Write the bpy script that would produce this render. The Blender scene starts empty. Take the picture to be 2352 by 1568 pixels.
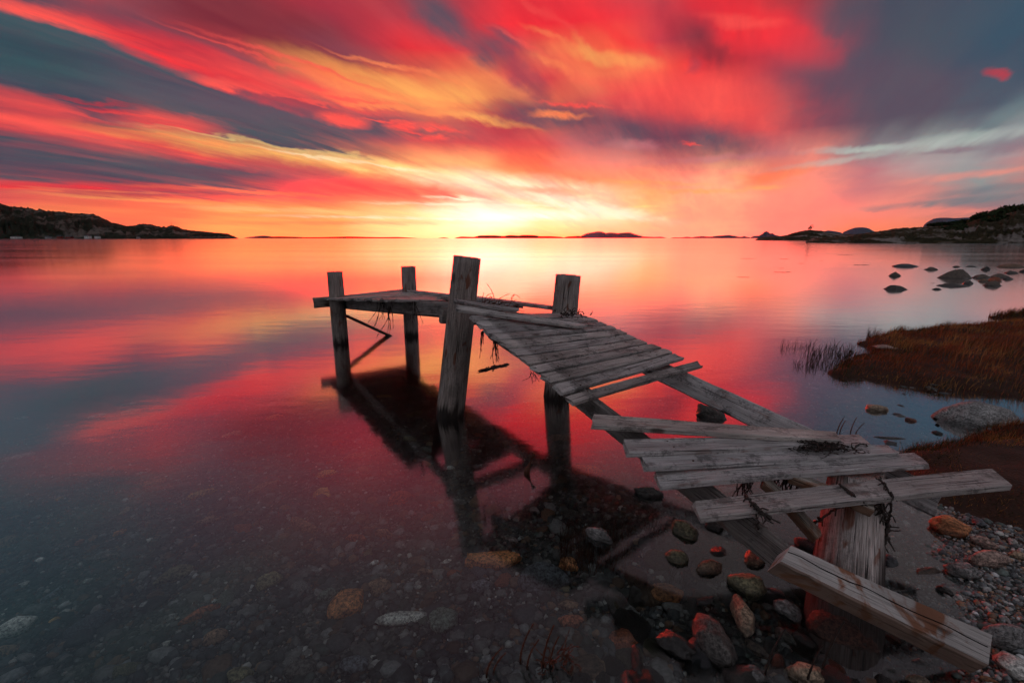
import bpy, math, random
import numpy as np
from mathutils import Vector, Matrix, noise as mn

rng = np.random.default_rng(7)
random.seed(7)
SC = bpy.context.scene
COL = SC.collection

# ------------------------------------------------------------------ camera
H = 1.55
F = 1045.0
PITCH = math.atan(237 / F)
cp, sp = math.cos(PITCH), math.sin(PITCH)
cam = bpy.data.cameras.new('camera')
cam.sensor_width = 36
cam.lens = 16.0
cam.clip_start = 0.05
cam.clip_end = 80000
cam_o = bpy.data.objects.new('camera', cam)
cam_o.location = (0, 0, H)
cam_o.rotation_euler = (math.pi / 2 - PITCH, 0, 0)
COL.objects.link(cam_o)
SC.camera = cam_o

SC.view_settings.view_transform = 'Standard'
SC.view_settings.look = 'None'
SC.view_settings.gamma = 1
SC.view_settings.exposure = 0
SC.view_settings.use_curve_mapping = False
SC.render.engine = 'CYCLES'
SC.cycles.use_denoising = True
try:
    SC.cycles.denoiser = 'OPENIMAGEDENOISE'
except Exception:
    pass
SC.cycles.use_adaptive_sampling = True
SC.cycles.adaptive_threshold = .03
SC.cycles.adaptive_min_samples = 24
SC.cycles.max_bounces = 5
SC.cycles.diffuse_bounces = 2
SC.cycles.glossy_bounces = 3
SC.cycles.transparent_max_bounces = 10
SC.cycles.sample_clamp_indirect = 4
SC.cycles.caustics_reflective = False
SC.cycles.caustics_refractive = False

SUN_AZ, SUN_EL = math.radians(3.0), math.radians(2.5)

# ------------------------------------------------------------------ node helper
class NT:
    def __init__(s, tree):
        s.t = tree
        s.n = tree.nodes
        s.l = tree.links
    def new(s, typ, **kw):
        nd = s.n.new(typ)
        for k, v in kw.items():
            setattr(nd, k, v)
        return nd
    def put(s, sock, v):
        if v is None:
            return
        if isinstance(v, bpy.types.NodeSocket):
            s.l.new(v, sock)
        else:
            sock.default_value = v
    def math(s, op, a, b=None, c=None, clamp=False):
        nd = s.new('ShaderNodeMath', operation=op)
        nd.use_clamp = clamp
        s.put(nd.inputs[0], a); s.put(nd.inputs[1], b); s.put(nd.inputs[2], c)
        return nd.outputs[0]
    def vmath(s, op, a, b=None):
        nd = s.new('ShaderNodeVectorMath', operation=op)
        s.put(nd.inputs[0], a); s.put(nd.inputs[1], b)
        return nd.outputs['Value'] if op in ('LENGTH', 'DOT_PRODUCT') else nd.outputs['Vector']
    def sep(s, v):
        nd = s.new('ShaderNodeSeparateXYZ'); s.put(nd.inputs[0], v)
        return nd.outputs
    def comb(s, x=0., y=0., z=0.):
        nd = s.new('ShaderNodeCombineXYZ')
        s.put(nd.inputs[0], x); s.put(nd.inputs[1], y); s.put(nd.inputs[2], z)
        return nd.outputs[0]
    def mapping(s, v, loc=(0, 0, 0), rot=(0, 0, 0), scale=(1, 1, 1)):
        nd = s.new('ShaderNodeMapping')
        s.put(nd.inputs[0], v); s.put(nd.inputs[1], loc); s.put(nd.inputs[2], rot); s.put(nd.inputs[3], scale)
        return nd.outputs[0]
    def noise(s, v, scale=5., detail=2., rough=.5, dist=0., color=False):
        nd = s.new('ShaderNodeTexNoise')
        s.put(nd.inputs['Vector'], v); nd.inputs['Scale'].default_value = scale
        nd.inputs['Detail'].default_value = detail; nd.inputs['Roughness'].default_value = rough
        nd.inputs['Distortion'].default_value = dist
        return nd.outputs['Color' if color else 'Fac']
    def ramp(s, f, stops, interp='LINEAR'):
        nd = s.new('ShaderNodeValToRGB')
        cr = nd.color_ramp
        cr.interpolation = interp
        while len(cr.elements) < len(stops):
            cr.elements.new(.5)
        for e, (p, c) in zip(cr.elements, stops):
            e.position = p
            e.color = (*c, 1) if len(c) == 3 else c
        s.put(nd.inputs[0], f)
        return nd.outputs[0]
    def maprange(s, v, a, b, c=0., d=1., smooth=False):
        nd = s.new('ShaderNodeMapRange')
        if smooth: nd.interpolation_type = 'SMOOTHSTEP'
        s.put(nd.inputs[0], v)
        for i, q in enumerate((a, b, c, d)):
            s.put(nd.inputs[i + 1], q)
        return nd.outputs[0]
    def mix(s, f, a, b, blend='MIX'):
        nd = s.new('ShaderNodeMix', data_type='RGBA', blend_type=blend)
        s.put(nd.inputs[0], f); s.put(nd.inputs[6], a); s.put(nd.inputs[7], b)
        return nd.outputs[2]
    def bump(s, h, strength=.5, dist=.01, normal=None):
        nd = s.new('ShaderNodeBump')
        s.put(nd.inputs['Height'], h)
        nd.inputs['Strength'].default_value = strength
        nd.inputs['Distance'].default_value = dist
        if normal is not None: s.put(nd.inputs['Normal'], normal)
        return nd.outputs[0]

def lin(c):
    c = np.asarray(c, float) / 255
    return np.where(c <= .04045, c / 12.92, ((c + .055) / 1.055) ** 2.4)

def c4(r, g, b):
    return (r, g, b, 1.)

# ------------------------------------------------------------------ sky
PAL = {'T': (38, 82, 90), 'S': (68, 82, 96), 's': (88, 80, 96), 'M': (128, 50, 62), 'm': (136, 74, 90),
       'R': (250, 50, 60), 'r': (190, 58, 72), 'C': (255, 88, 82), 'O': (255, 138, 88), 'Y': (255, 180, 98),
       'y': (255, 220, 140), 'W': (255, 250, 212), 'P': (255, 148, 128), 'p': (198, 124, 130), 'K': (255, 182, 140),
       'G': (180, 194, 186), 'g': (108, 128, 134), 'b': (138, 118, 130), 'B': (54, 82, 102)}
SKYROWS = [
 'rrrmMMMrrMmrRRRmrRMMSSBBB',
 'TRrrMMMMmRsrRRRRrCRrSSSBB',
 'TTSrRrMMmRRrrORRmMrRsSSSB',
 'TTTSrRCORRCCmCYORRrsssSBB',
 'SSSSSCrOYYOYCrCCCCrmsssBg',
 'CrsmSSSSCOYCmOmCCCCrsssBg',
 'RCCCOrmsmmCrrmmmmrCmssSgG',
 'SSCCOOOOCCCCCCpmmmpPbGGbp',
 'SSSssSrCYYyyOOPPPKOPppGGP',
 'CCCrCCOCCCOWyYOYKKPPpPbgg',
 'COOOOYYYYyyWWyWyKKPPPPPbg',
 'OOOCOYYYYyyyYYYKKKPPOOOOP']
SK = np.array([[lin(PAL[c]) for c in row] for row in SKYROWS])   # rows: 49 px apart, columns 98 px apart

def pix_of(az, el):
    v = (math.cos(el) * math.sin(az), math.cos(el) * math.cos(az), math.sin(el))
    z = v[1] * cp - v[2] * sp
    up = v[1] * sp + v[2] * cp
    return 1176 + F * v[0] / z, 784 - F * up / z

def sample_sky(az, el):
    x, y = pix_of(az, el)
    gx = min(max(x / 98, 0), 23.999); gy = min(max(y / 49, 0), 10.999)
    i, j = int(gy), int(gx)
    fy, fx = gy - i, gx - j
    a = SK[i, j] * (1 - fx) + SK[i, j + 1] * fx
    b = SK[i + 1, j] * (1 - fx) + SK[i + 1, j + 1] * fx
    c = a * (1 - fy) + b * fy
    over = min(1, max(0, -y) / 500.)
    return c, over

world = bpy.data.worlds.new('World')
SC.world = world
world.use_nodes = True
wt = NT(world.node_tree)
wt.n.clear()
geo = wt.new('ShaderNodeTexCoord').outputs['Generated']
dx, dy, dz = wt.sep(geo)[0:3]
zabs = wt.math('MAXIMUM', dz, 0.0)
az = wt.math('ARCTAN2', dx, dy)
el = wt.math('ARCSINE', dz)
azd = wt.math('MULTIPLY', az, 180 / math.pi)
eld = wt.math('MULTIPLY', el, 180 / math.pi)
# cloud sheet coordinates: the sheet drifts towards the vanishing point right of the glow
zz = wt.math('ADD', zabs, 0.13)
qx = wt.math('DIVIDE', dx, zz)
qy = wt.math('DIVIDE', dy, zz)
q = wt.comb(qx, qy, 0.)
drift = math.radians(27)
qs = wt.mapping(wt.mapping(q, rot=(0, 0, drift)), scale=(1.15, .30, 1))
n1 = wt.noise(qs, 1.0, 4., .5, .25)
n2 = wt.noise(wt.mapping(qs, loc=(7.3, 2.1, 3)), 2.2, 4., .52, .35)
n3 = wt.noise(wt.mapping(q, loc=(1.3, 5.1, 9)), 1.5, 5., .6, .3)
warp_amt = wt.maprange(eld, 0., 12., .4, 2.2)
w1 = wt.math('MULTIPLY', wt.math('SUBTRACT', n1, .5), warp_amt)
w2 = wt.math('MULTIPLY', wt.math('SUBTRACT', n3, .5), 6.)
eld_w = wt.math('ADD', eld, w1)
azd_w = wt.math('ADD', azd, w2)
AZ0, AZ1, NAZ = -56., 56., 29
fa = wt.maprange(azd_w, AZ0, AZ1, 0., 1.)
ELS = [0, 1.2, 2.6, 4.4, 6.4, 8.6, 10.8, 13, 15.2, 17.4, 19.8, 22.4, 25.5, 30., 38., 55.]
zen = lin((98, 96, 104)); side = lin((66, 80, 90))
cur = None
for k, e in enumerate(ELS):
    stops = []
    for j in range(NAZ):
        a = AZ0 + (AZ1 - AZ0) * j / (NAZ - 1)
        col, over = sample_sky(math.radians(a), math.radians(min(e, 34)))
        if e > 22 or over > 0:
            u = min(1, max(0, (e - 22) / 12., over * 500 / 170.))
            cen = math.exp(-((a + 10) / 25.) ** 2) * min(1., max(0., 1 - (e - 26) / 20.))
            sd_ = lin((54, 92, 100)) if a < -34 else (lin((98, 92, 93)) if a > 16 else lin((54, 92, 100)) * (16 - a) / 50 + lin((98, 92, 93)) * (a + 34) / 50)
            above = lin((160, 72, 84)) * cen + sd_ * (1 - cen)
            if e >= 30:
                v = min(1, (e - 30) / 20)
                above = above * (1 - v) + zen * v
            col = col * (1 - u) + above * u
        ed = min(1, max(0, (abs(a) - 47) / 9.))
        col = col * (1 - .35 * ed) + side * .35 * ed
        stops.append((j / (NAZ - 1), tuple(float(t) for t in col)))
    r_ = wt.ramp(fa, stops)
    if cur is None:
        cur = r_
    else:
        f = wt.maprange(eld_w, float(ELS[k - 1]), float(e), 0., 1.)
        cur = wt.mix(f, cur, r_)
# heat modulation by streaks: cooler wisps and hotter wisps
heat = wt.maprange(n2, .34, .68, 0., 1., True)
lowfade = wt.maprange(eld, .5, 7., .35, 1.)
rightcalm = wt.maprange(azd, 20., 34., 1., .45, True)
heat = wt.maprange(wt.math('ADD', wt.math('MULTIPLY', n2, .5), wt.math('MULTIPLY', wt.noise(wt.mapping(wt.mapping(q, rot=(0, 0, drift)), scale=(2.0, .34, 1)), 2.9, 6., .66, .25), .5)), .38, .62, 0., 1., True)
hf = wt.math('MULTIPLY', lowfade, rightcalm)
gain = wt.mix(heat, c4(.84, .66, .78), c4(1.08, 1.16, 1.04))
gain = wt.mix(hf, c4(1, 1, 1), gain)

# single streaks and wisps one can name in the cloud field: (x, y, half length, half width, slope deg, colour, strength)
STRK = [
 (225, 166, 590, 104, 16, 'S', 1.00, .70), (60, 120, 200, 60, 14, 'T', 0.70, 0.12), (700, 258, 440, 34, 7, 's', 0.95, 0.30), (190, 372, 540, 52, 6, 'S', 1.00, .60), (660, 408, 360, 22, 6, 's', 0.80, 0.18),
 (640, 72, 360, 52, 13, 'M', 0.85, 0.18), (830, 120, 180, 26, 14, 'm', 0.50, 0.12), (150, 46, 230, 15, 13, 'C', 0.95, 0.24), (470, 148, 270, 28, 20, 'R', 0.95, 0.24),
 (720, 208, 290, 20, 13, 'C', 0.90, 0.18), (570, 203, 135, 10, 10, 'C', 1.00, 0.24), (640, 225, 60, 6, 8, 'm', 0.70, 0.12), (880, 186, 260, 20, 15, 'Y', .62, .05), (1080, 212, 150, 30, 6, 'Y', .75, .1),
 (860, 238, 140, 9, 10, 'O', 0.90, 0.18), (960, 258, 130, 7, 8, 'O', 0.80, 0.18), (1120, 277, 115, 9, 8, 'Y', .85, .15), (1010, 296, 60, 6, 8, 'C', 0.90, 0.18), (790, 272, 60, 15, 6, 'C', 1.00, 0.30),
 (925, 290, 42, 9, 6, 'C', 0.95, 0.24), (998, 316, 32, 6, 4, 'C', 0.90, 0.24), (385, 284, 125, 20, 7, 'C', 0.95, 0.24), (250, 250, 70, 6, 10, 'R', 0.60, 0.12), (70, 238, 150, 22, 14, 'C', 0.95, 0.21),
 (120, 288, 320, 16, 8, 'C', 0.90, 0.18), (330, 332, 420, 20, 9, 'C', 0.90, 0.18), (620, 352, 420, 17, 8, 'Y', 0.95, 0.18), (950, 392, 330, 15, 8, 'y', 0.95, 0.18), (1180, 428, 270, 24, 5, 'W', 0.95, 0.18),
 (1330, 470, 210, 15, 10, 'W', 1.00, 0.21), (1200, 490, 260, 12, 1, 'W', 0.80, 0.18), (880, 436, 300, 20, 3, 'C', 0.80, 0.18), (1260, 438, 130, 7, 3, 'O', 0.60, 0.12), (1060, 456, 90, 3, 3, 'W', 0.90, 0.18),
 (150, 428, 330, 9, 1, 'R', 0.80, 0.18), (420, 462, 360, 6, 3, 'Y', 0.70, 0.12), (330, 486, 420, 8, 2, 'O', 0.60, 0.12), (700, 484, 300, 6, 2, 'y', 0.70, 0.12), (760, 512, 420, 5, 0, 'C', 0.40, 0.12), (300, 450, 200, 6, 3, 'r', 0.60, 0.12),
 (1125, 120, 48, 30, 12, 's', 0.95, 0.18), (1015, 45, 110, 30, 32, 's', 0.85, 0.18), (1160, 84, 50, 12, 28, 's', 0.75, 0.12), (1215, 190, 110, 20, 42, 'm', 0.75, 0.12), (1240, 262, 150, 24, 4, 's', 0.90, 0.21),
 (1530, 306, 280, 34, 6, 's', 0.85, 0.21), (1320, 240, 80, 4, 6, 'C', 0.90, 0.18), (1285, 263, 62, 8, 4, 'O', 1.00, 0.24), (1620, 108, 100, 34, 28, 'M', 0.85, 0.18), (1596, 152, 18, 16, 0, 'm', 0.70, 0.12),
 (1390, 132, 120, 14.4, 10, 'Y', 0.68, 0.21), (1345, 112, 50, 10.2, 40, 'Y', 0.54, 0.18), (1275, 156, 52, 8, 28, 'O', 0.85, 0.18), (1260, 85, 60, 7, 25, 'O', 0.70, 0.12), (1740, 66, 190, 42, 20, 'R', 0.95, 0.24),
 (1860, 110, 90, 26, 16, 'R', 0.85, 0.18), (1700, 48, 95, 12, 5, 'C', 0.85, 0.18), (1600, 215, 240, 56, 4, 'C', 0.60, 0.12), (2090, 160, 320, 140, -8, 's', 0.80, 0.30), (2110, 60, 260, 60, 8, 'S', 0.70, 0.18), (2320, 60, 160, 120, 0, 'B', 0.75, 0.12),
 (2200, 322, 230, 14, -8, 'G', 1.00, 0.21), (2010, 340, 160, 7, -3, 'G', 0.75, 0.18), (2310, 262, 110, 14, -32, 'g', 0.80, 0.12), (2320, 338, 90, 15, -14, 'b', 0.90, 0.18), (2190, 346, 80, 5, -4, 'b', 0.80, 0.18),
 (1640, 366, 190, 8, -4, 'p', 0.70, 0.12), (1460, 334, 60, 12, 4, 'p', 0.70, 0.12), (1900, 372, 160, 7, -8, 'G', 0.50, 0.12), (2240, 400, 200, 8, -6, 'P', 0.60, 0.12), (2200, 462, 230, 8, -5, 'g', 0.90, 0.21), (2270, 436, 160, 10, -6, 'g', 0.70, 0.18),
 (2120, 488, 180, 8, -3, 'P', 0.85, 0.18), (1780, 406, 90, 12, -16, 'O', 0.75, 0.12), (1600, 440, 110, 5, 0, 'Y', 0.65, 0.12), (1750, 432, 60, 5, -4, 'Y', 0.60, 0.12), (1690, 392, 60, 8, -10, 'P', 0.50, 0.12),
 (2290, 170, 32, 9, 6, 'r', 0.90, 0.18), (1480, 475, 38, 2, 0, 'y', 1.00, 0.24), (1582, 333, 26, 3, 8, 'C', 0.90, 0.18),
 (700, 150, 260, 5, 18, 'C', 0.6, 0.2),
 (560, 118, 200, 4, 19, 'C', 0.5, 0.1),
 (380, 108, 150, 4, 20, 'r', 0.6, 0.1),
 (900, 150, 160, 5, 14, 'O', 0.6, 0.2),
 (980, 170, 150, 5, 12, 'O', 0.45, 0.1),
 (840, 205, 180, 6, 14, 'O', 0.45, 0.1),
 (1010, 235, 120, 6, 9, 'O', 0.45, 0.1),
 (700, 232, 120, 3, 10, 'C', 0.8, 0.2),
 (800, 226, 110, 4, 9, 'C', 0.8, 0.2),
 (880, 275, 50, 3, 6, 'C', 0.8, 0.2),
 (940, 304, 50, 3, 6, 'C', 0.7, 0.2),
 (300, 262, 110, 3, 10, 'C', 0.6, 0.2),
 (180, 262, 120, 5, 12, 'C', 0.6, 0.2),
 (220, 232, 120, 3, 9, 'r', 0.7, 0.1),
 (1250, 30, 120, 8, 30, 'C', 0.5, 0.1),
 (1200, 100, 80, 5, 28, 'C', 0.5, 0.2),
 (1450, 200, 200, 14, 8, 'C', 0.4, 0.1),
 (1420, 80, 120, 12, 30, 'R', 0.6, 0.1),
 (620, 330, 300, 4, 8, 'y', 0.5, 0.2),
 (420, 318, 260, 4, 8, 'O', 0.6, 0.2),
 (820, 372, 260, 4, 8, 'W', 0.5, 0.2),
 (560, 440, 300, 4, 3, 'O', 0.6, 0.2),
 (250, 440, 260, 3, 2, 'O', 0.5, 0.2),
 (1090, 470, 260, 3, 1, 'W', 0.7, 0.2),
 (900, 500, 320, 3, 1, 'W', 0.5, 0.2),
 (1500, 420, 140, 5, 2, 'Y', 0.5, 0.1)]
# forward tangent-plane coordinates of the sky direction
fwd = wt.math('MAXIMUM', dy, .05)
tx = wt.math('DIVIDE', dx, fwd)
tz = wt.math('DIVIDE', dz, fwd)
nn = wt.noise(wt.mapping(wt.mapping(q, rot=(0, 0, drift)), scale=(2.0, .34, 1)), 3.4, 6., .64, .25)
nf = wt.noise(wt.mapping(q, scale=(1.3, .8, 1), rot=(0, 0, drift)), 3.2, 5., .6, .2)
tzs = wt.maprange(tz, .0, .25, .010, .034)
tzw = wt.math('ADD', tz, wt.math('MULTIPLY', wt.math('SUBTRACT', nn, .5), tzs))
txw = wt.math('ADD', tx, wt.math('MULTIPLY', wt.math('SUBTRACT', nf, .5), .08))
tzw = wt.math('ADD', tzw, wt.math('MULTIPLY', wt.math('SUBTRACT', nf, .5), wt.maprange(tz, .0, .3, .0, .03)))
tv = wt.comb(txw, tzw, 0.)
front = wt.math('GREATER_THAN', dy, .05)
rag = wt.maprange(wt.math('ADD', wt.math('MULTIPLY', nn, .65), wt.math('MULTIPLY', n2, .35)), .36, .60, .42, 1.15)
for (x, y, hl, hw, ang, cname, amt, inner) in STRK:
    u = (x - 1176) / F; v = (784 - y) / F
    Y = cp + v * sp; Z = -sp + v * cp
    cx, cz = u / Y, Z / Y
    mp = wt.new('ShaderNodeMapping', vector_type='TEXTURE')
    chain = wt.new('ShaderNodeVectorMath', operation='MULTIPLY_ADD')   # keeps the strokes evaluated one after another
    wt.put(chain.inputs[0], cur); chain.inputs[1].default_value = (1e-8, 1e-8, 1e-8); wt.put(chain.inputs[2], tv)
    wt.put(mp.inputs[0], chain.outputs[0])
    mp.inputs[1].default_value = (cx, cz, 0)
    mp.inputs[2].default_value = (0, 0, math.radians(-ang))
    mp.inputs[3].default_value = (hl / F * 1.12, hw / F * 1.35, 1)
    d = wt.vmath('LENGTH', mp.outputs[0])
    fct = wt.maprange(d, 1.12, inner, 0., amt, True)
    fct = wt.math('MULTIPLY', wt.math('MULTIPLY', fct, rag), front, clamp=True)
    cur = wt.mix(fct, cur, (*[float(t) for t in lin(PAL[cname])], 1))

cur = wt.mix(.75, cur, gain, 'MULTIPLY')
# away from the glow the dusk sky goes on as slate cloud, brightened to light the wood, over a clear dusk sky (sky texture, low sun)
side_f = wt.maprange(wt.math('ABSOLUTE', azd), 50., 85., 0., 1., True)
skyt = wt.new('ShaderNodeTexSky', sky_type='NISHITA')
skyt.sun_disc = False
skyt.sun_elevation = SUN_EL
skyt.sun_rotation = SUN_AZ
dusk = wt.mix(1., skyt.outputs[0], c4(.05, .05, .05), 'MULTIPLY')
slate = wt.mix(heat, (*[float(t) for t in lin((142, 147, 157))], 1), (*[float(t) for t in lin((168, 160, 166))], 1))
back = wt.mix(.8, dusk, slate)
cur = wt.mix(side_f, cur, back)
# the afterglow round the place where the sun went down is far brighter in red than the film can hold
ga = wt.math('POWER', wt.math('DIVIDE', wt.math('SUBTRACT', azd, -2.), 17.), 2.)
ge = wt.math('POWER', wt.math('DIVIDE', wt.math('SUBTRACT', eld, 1.2), 3.2), 2.)
glow = wt.math('MULTIPLY', wt.math('EXPONENT', wt.math('MULTIPLY', wt.math('ADD', ga, ge), -1.)), 46.)
g2 = wt.math('POWER', wt.math('DIVIDE', glow, 46.), 2.)
cur = wt.mix(1., cur, wt.comb(wt.math('ADD', glow, 1.), wt.math('MULTIPLY_ADD', g2, 1.0, 1.), wt.math('MULTIPLY_ADD', g2, 1.3, 1.)), 'MULTIPLY')
bg = wt.new('ShaderNodeBackground')
wt.put(bg.inputs[0], cur)
bg.inputs[1].default_value = 1.0
wo = wt.new('ShaderNodeOutputWorld')
wt.l.new(bg.outputs[0], wo.inputs[0])
world.cycles.sampling_method = 'MANUAL'
world.cycles.sample_map_resolution = 512

sun = bpy.data.lights.new('sun', 'SUN')
sun.energy = .02
sun.angle = math.radians(34)
sun.color = (1, .25, .15)
sun_o = bpy.data.objects.new('sun', sun)
sd = Vector((math.sin(SUN_AZ) * math.cos(SUN_EL), math.cos(SUN_AZ) * math.cos(SUN_EL), math.sin(SUN_EL)))
sun_o.rotation_euler = (-sd).to_track_quat('-Z', 'Y').to_euler()
sun_o.location = (0, 0, 30)
COL.objects.link(sun_o)

# ------------------------------------------------------------------ geometry helpers
O3 = np.array([0, 0, H])
REG = {0: (0, 1176, .28), 1: (696.2, 545.7, .2820), 2: (1034.9, 677.4, .2640), 3: (1317.1, 903.2, .24),
       4: (1787.5, 940.8, .24), 5: (1693.4, 1176, .28), 6: (1270, 1110.1, .2922), 7: (1740.5, 564.5, .288),
       8: (1693.4, 451.6, .28), 9: (658.6, 1176, .28), 10: (0, 846.7, .28), 11: (658.6, 799.7, .28),
       12: (0, 451.6, .28), 13: (940.8, 498.6, .36)}
def R(r, x, y):
    a, b, k = REG[r]
    return a + k * x, b + k * y
def ray(x, y):
    u = (x - 1176) / F; v = (784 - y) / F
    return np.array([u, cp + v * sp, -sp + v * cp])
def onz(x, y, z):
    d = ray(x, y); t = (z - H) / d[2]
    return O3 + t * d
def onplane(x, y, p, n):
    d = ray(x, y); t = np.dot(np.array(p) - O3, n) / np.dot(d, n)
    return O3 + t * d
def ony(x, y, Y):
    d = ray(x, y)
    return O3 + d * Y / d[1]

def mesh(name, v, f, mat=None, smooth=False, colors=None):
    """v (n,3) array, f list or (m,k) array"""
    me = bpy.data.meshes.new(name)
    v = np.asarray(v, dtype=np.float32)
    if isinstance(f, np.ndarray):
        k = f.shape[1]
        me.vertices.add(len(v)); me.vertices.foreach_set('co', v.ravel())
        me.loops.add(f.size); me.loops.foreach_set('vertex_index', f.astype(np.int32).ravel())
        me.polygons.add(len(f)); me.polygons.foreach_set('loop_start', np.arange(0, f.size, k, dtype=np.int32))
        try:
            me.polygons.foreach_set('loop_total', np.full(len(f), k, dtype=np.int32))
        except Exception:
            pass
        me.update(calc_edges=True)
    else:
        me.from_pydata([tuple(map(float, q)) for q in v], [], f)
    if smooth:
        me.polygons.foreach_set('use_smooth', [True] * len(me.polygons))
    if colors is not None:
        at = me.color_attributes.new('tint', 'FLOAT_COLOR', 'POINT')
        cc = np.ones((len(v), 4), np.float32); cc[:, :3] = colors
        at.data.foreach_set('color', cc.ravel())
    if mat is not None:
        me.materials.append(mat)
    me.validate()
    return me

def obj(name, me, parent=None, loc=None, mw=None):
    o = bpy.data.objects.new(name, me)
    COL.objects.link(o)
    if parent is not None:
        o.parent = parent
    if mw is not None:
        m = Matrix(mw)
        if parent is not None:
            m = Matrix.Translation(-parent.location) @ m
        o.matrix_local = m
    elif loc is not None:
        o.location = loc
        if parent is not None:
            o.location = Vector(loc) - parent.location
    return o

def tag(o, label=None, cat=None, group=None, kind=None):
    if label: o['label'] = label
    if cat: o['category'] = cat
    if group: o['group'] = group
    if kind: o['kind'] = kind
    return o

def empty(name, loc, label, cat, group=None):
    o = bpy.data.objects.new(name, None)
    COL.objects.link(o)
    o.location = loc
    o.empty_display_size = .1
    return tag(o, label, cat, group)

def sstep(a, b, x):
    t = np.clip((x - a) / (b - a), 0, 1)
    return t * t * (3 - 2 * t)

def vnoise(x, y, seed=0):
    """cheap value noise, vectorised"""
    xi = np.floor(x).astype(np.int64); yi = np.floor(y).astype(np.int64)
    fx = x - xi; fy = y - yi
    fx = fx * fx * (3 - 2 * fx); fy = fy * fy * (3 - 2 * fy)
    def h(a, b):
        n = (a * 374761393 + b * 668265263 + seed * 1442695041) & 0xffffffff
        n = ((n ^ (n >> 13)) * 1274126177) & 0xffffffff
        n = n ^ (n >> 16)
        return (n & 0xffff) / 65535.
    return (h(xi, yi) * (1 - fx) * (1 - fy) + h(xi + 1, yi) * fx * (1 - fy) +
            h(xi, yi + 1) * (1 - fx) * fy + h(xi + 1, yi + 1) * fx * fy)
def fbm(x, y, seed=0, oct=4):
    s = 0; a = .5; t = 0
    for k in range(oct):
        s = s + a * vnoise(x * 2 ** k, y * 2 ** k, seed + k); t += a; a *= .5
    return s / t

# ------------------------------------------------------------------ materials
def newmat(name):
    m = bpy.data.materials.new(name)
    m.use_nodes = True
    t = NT(m.node_tree)
    bs = m.node_tree.nodes['Principled BSDF']
    return m, t, bs

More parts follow.
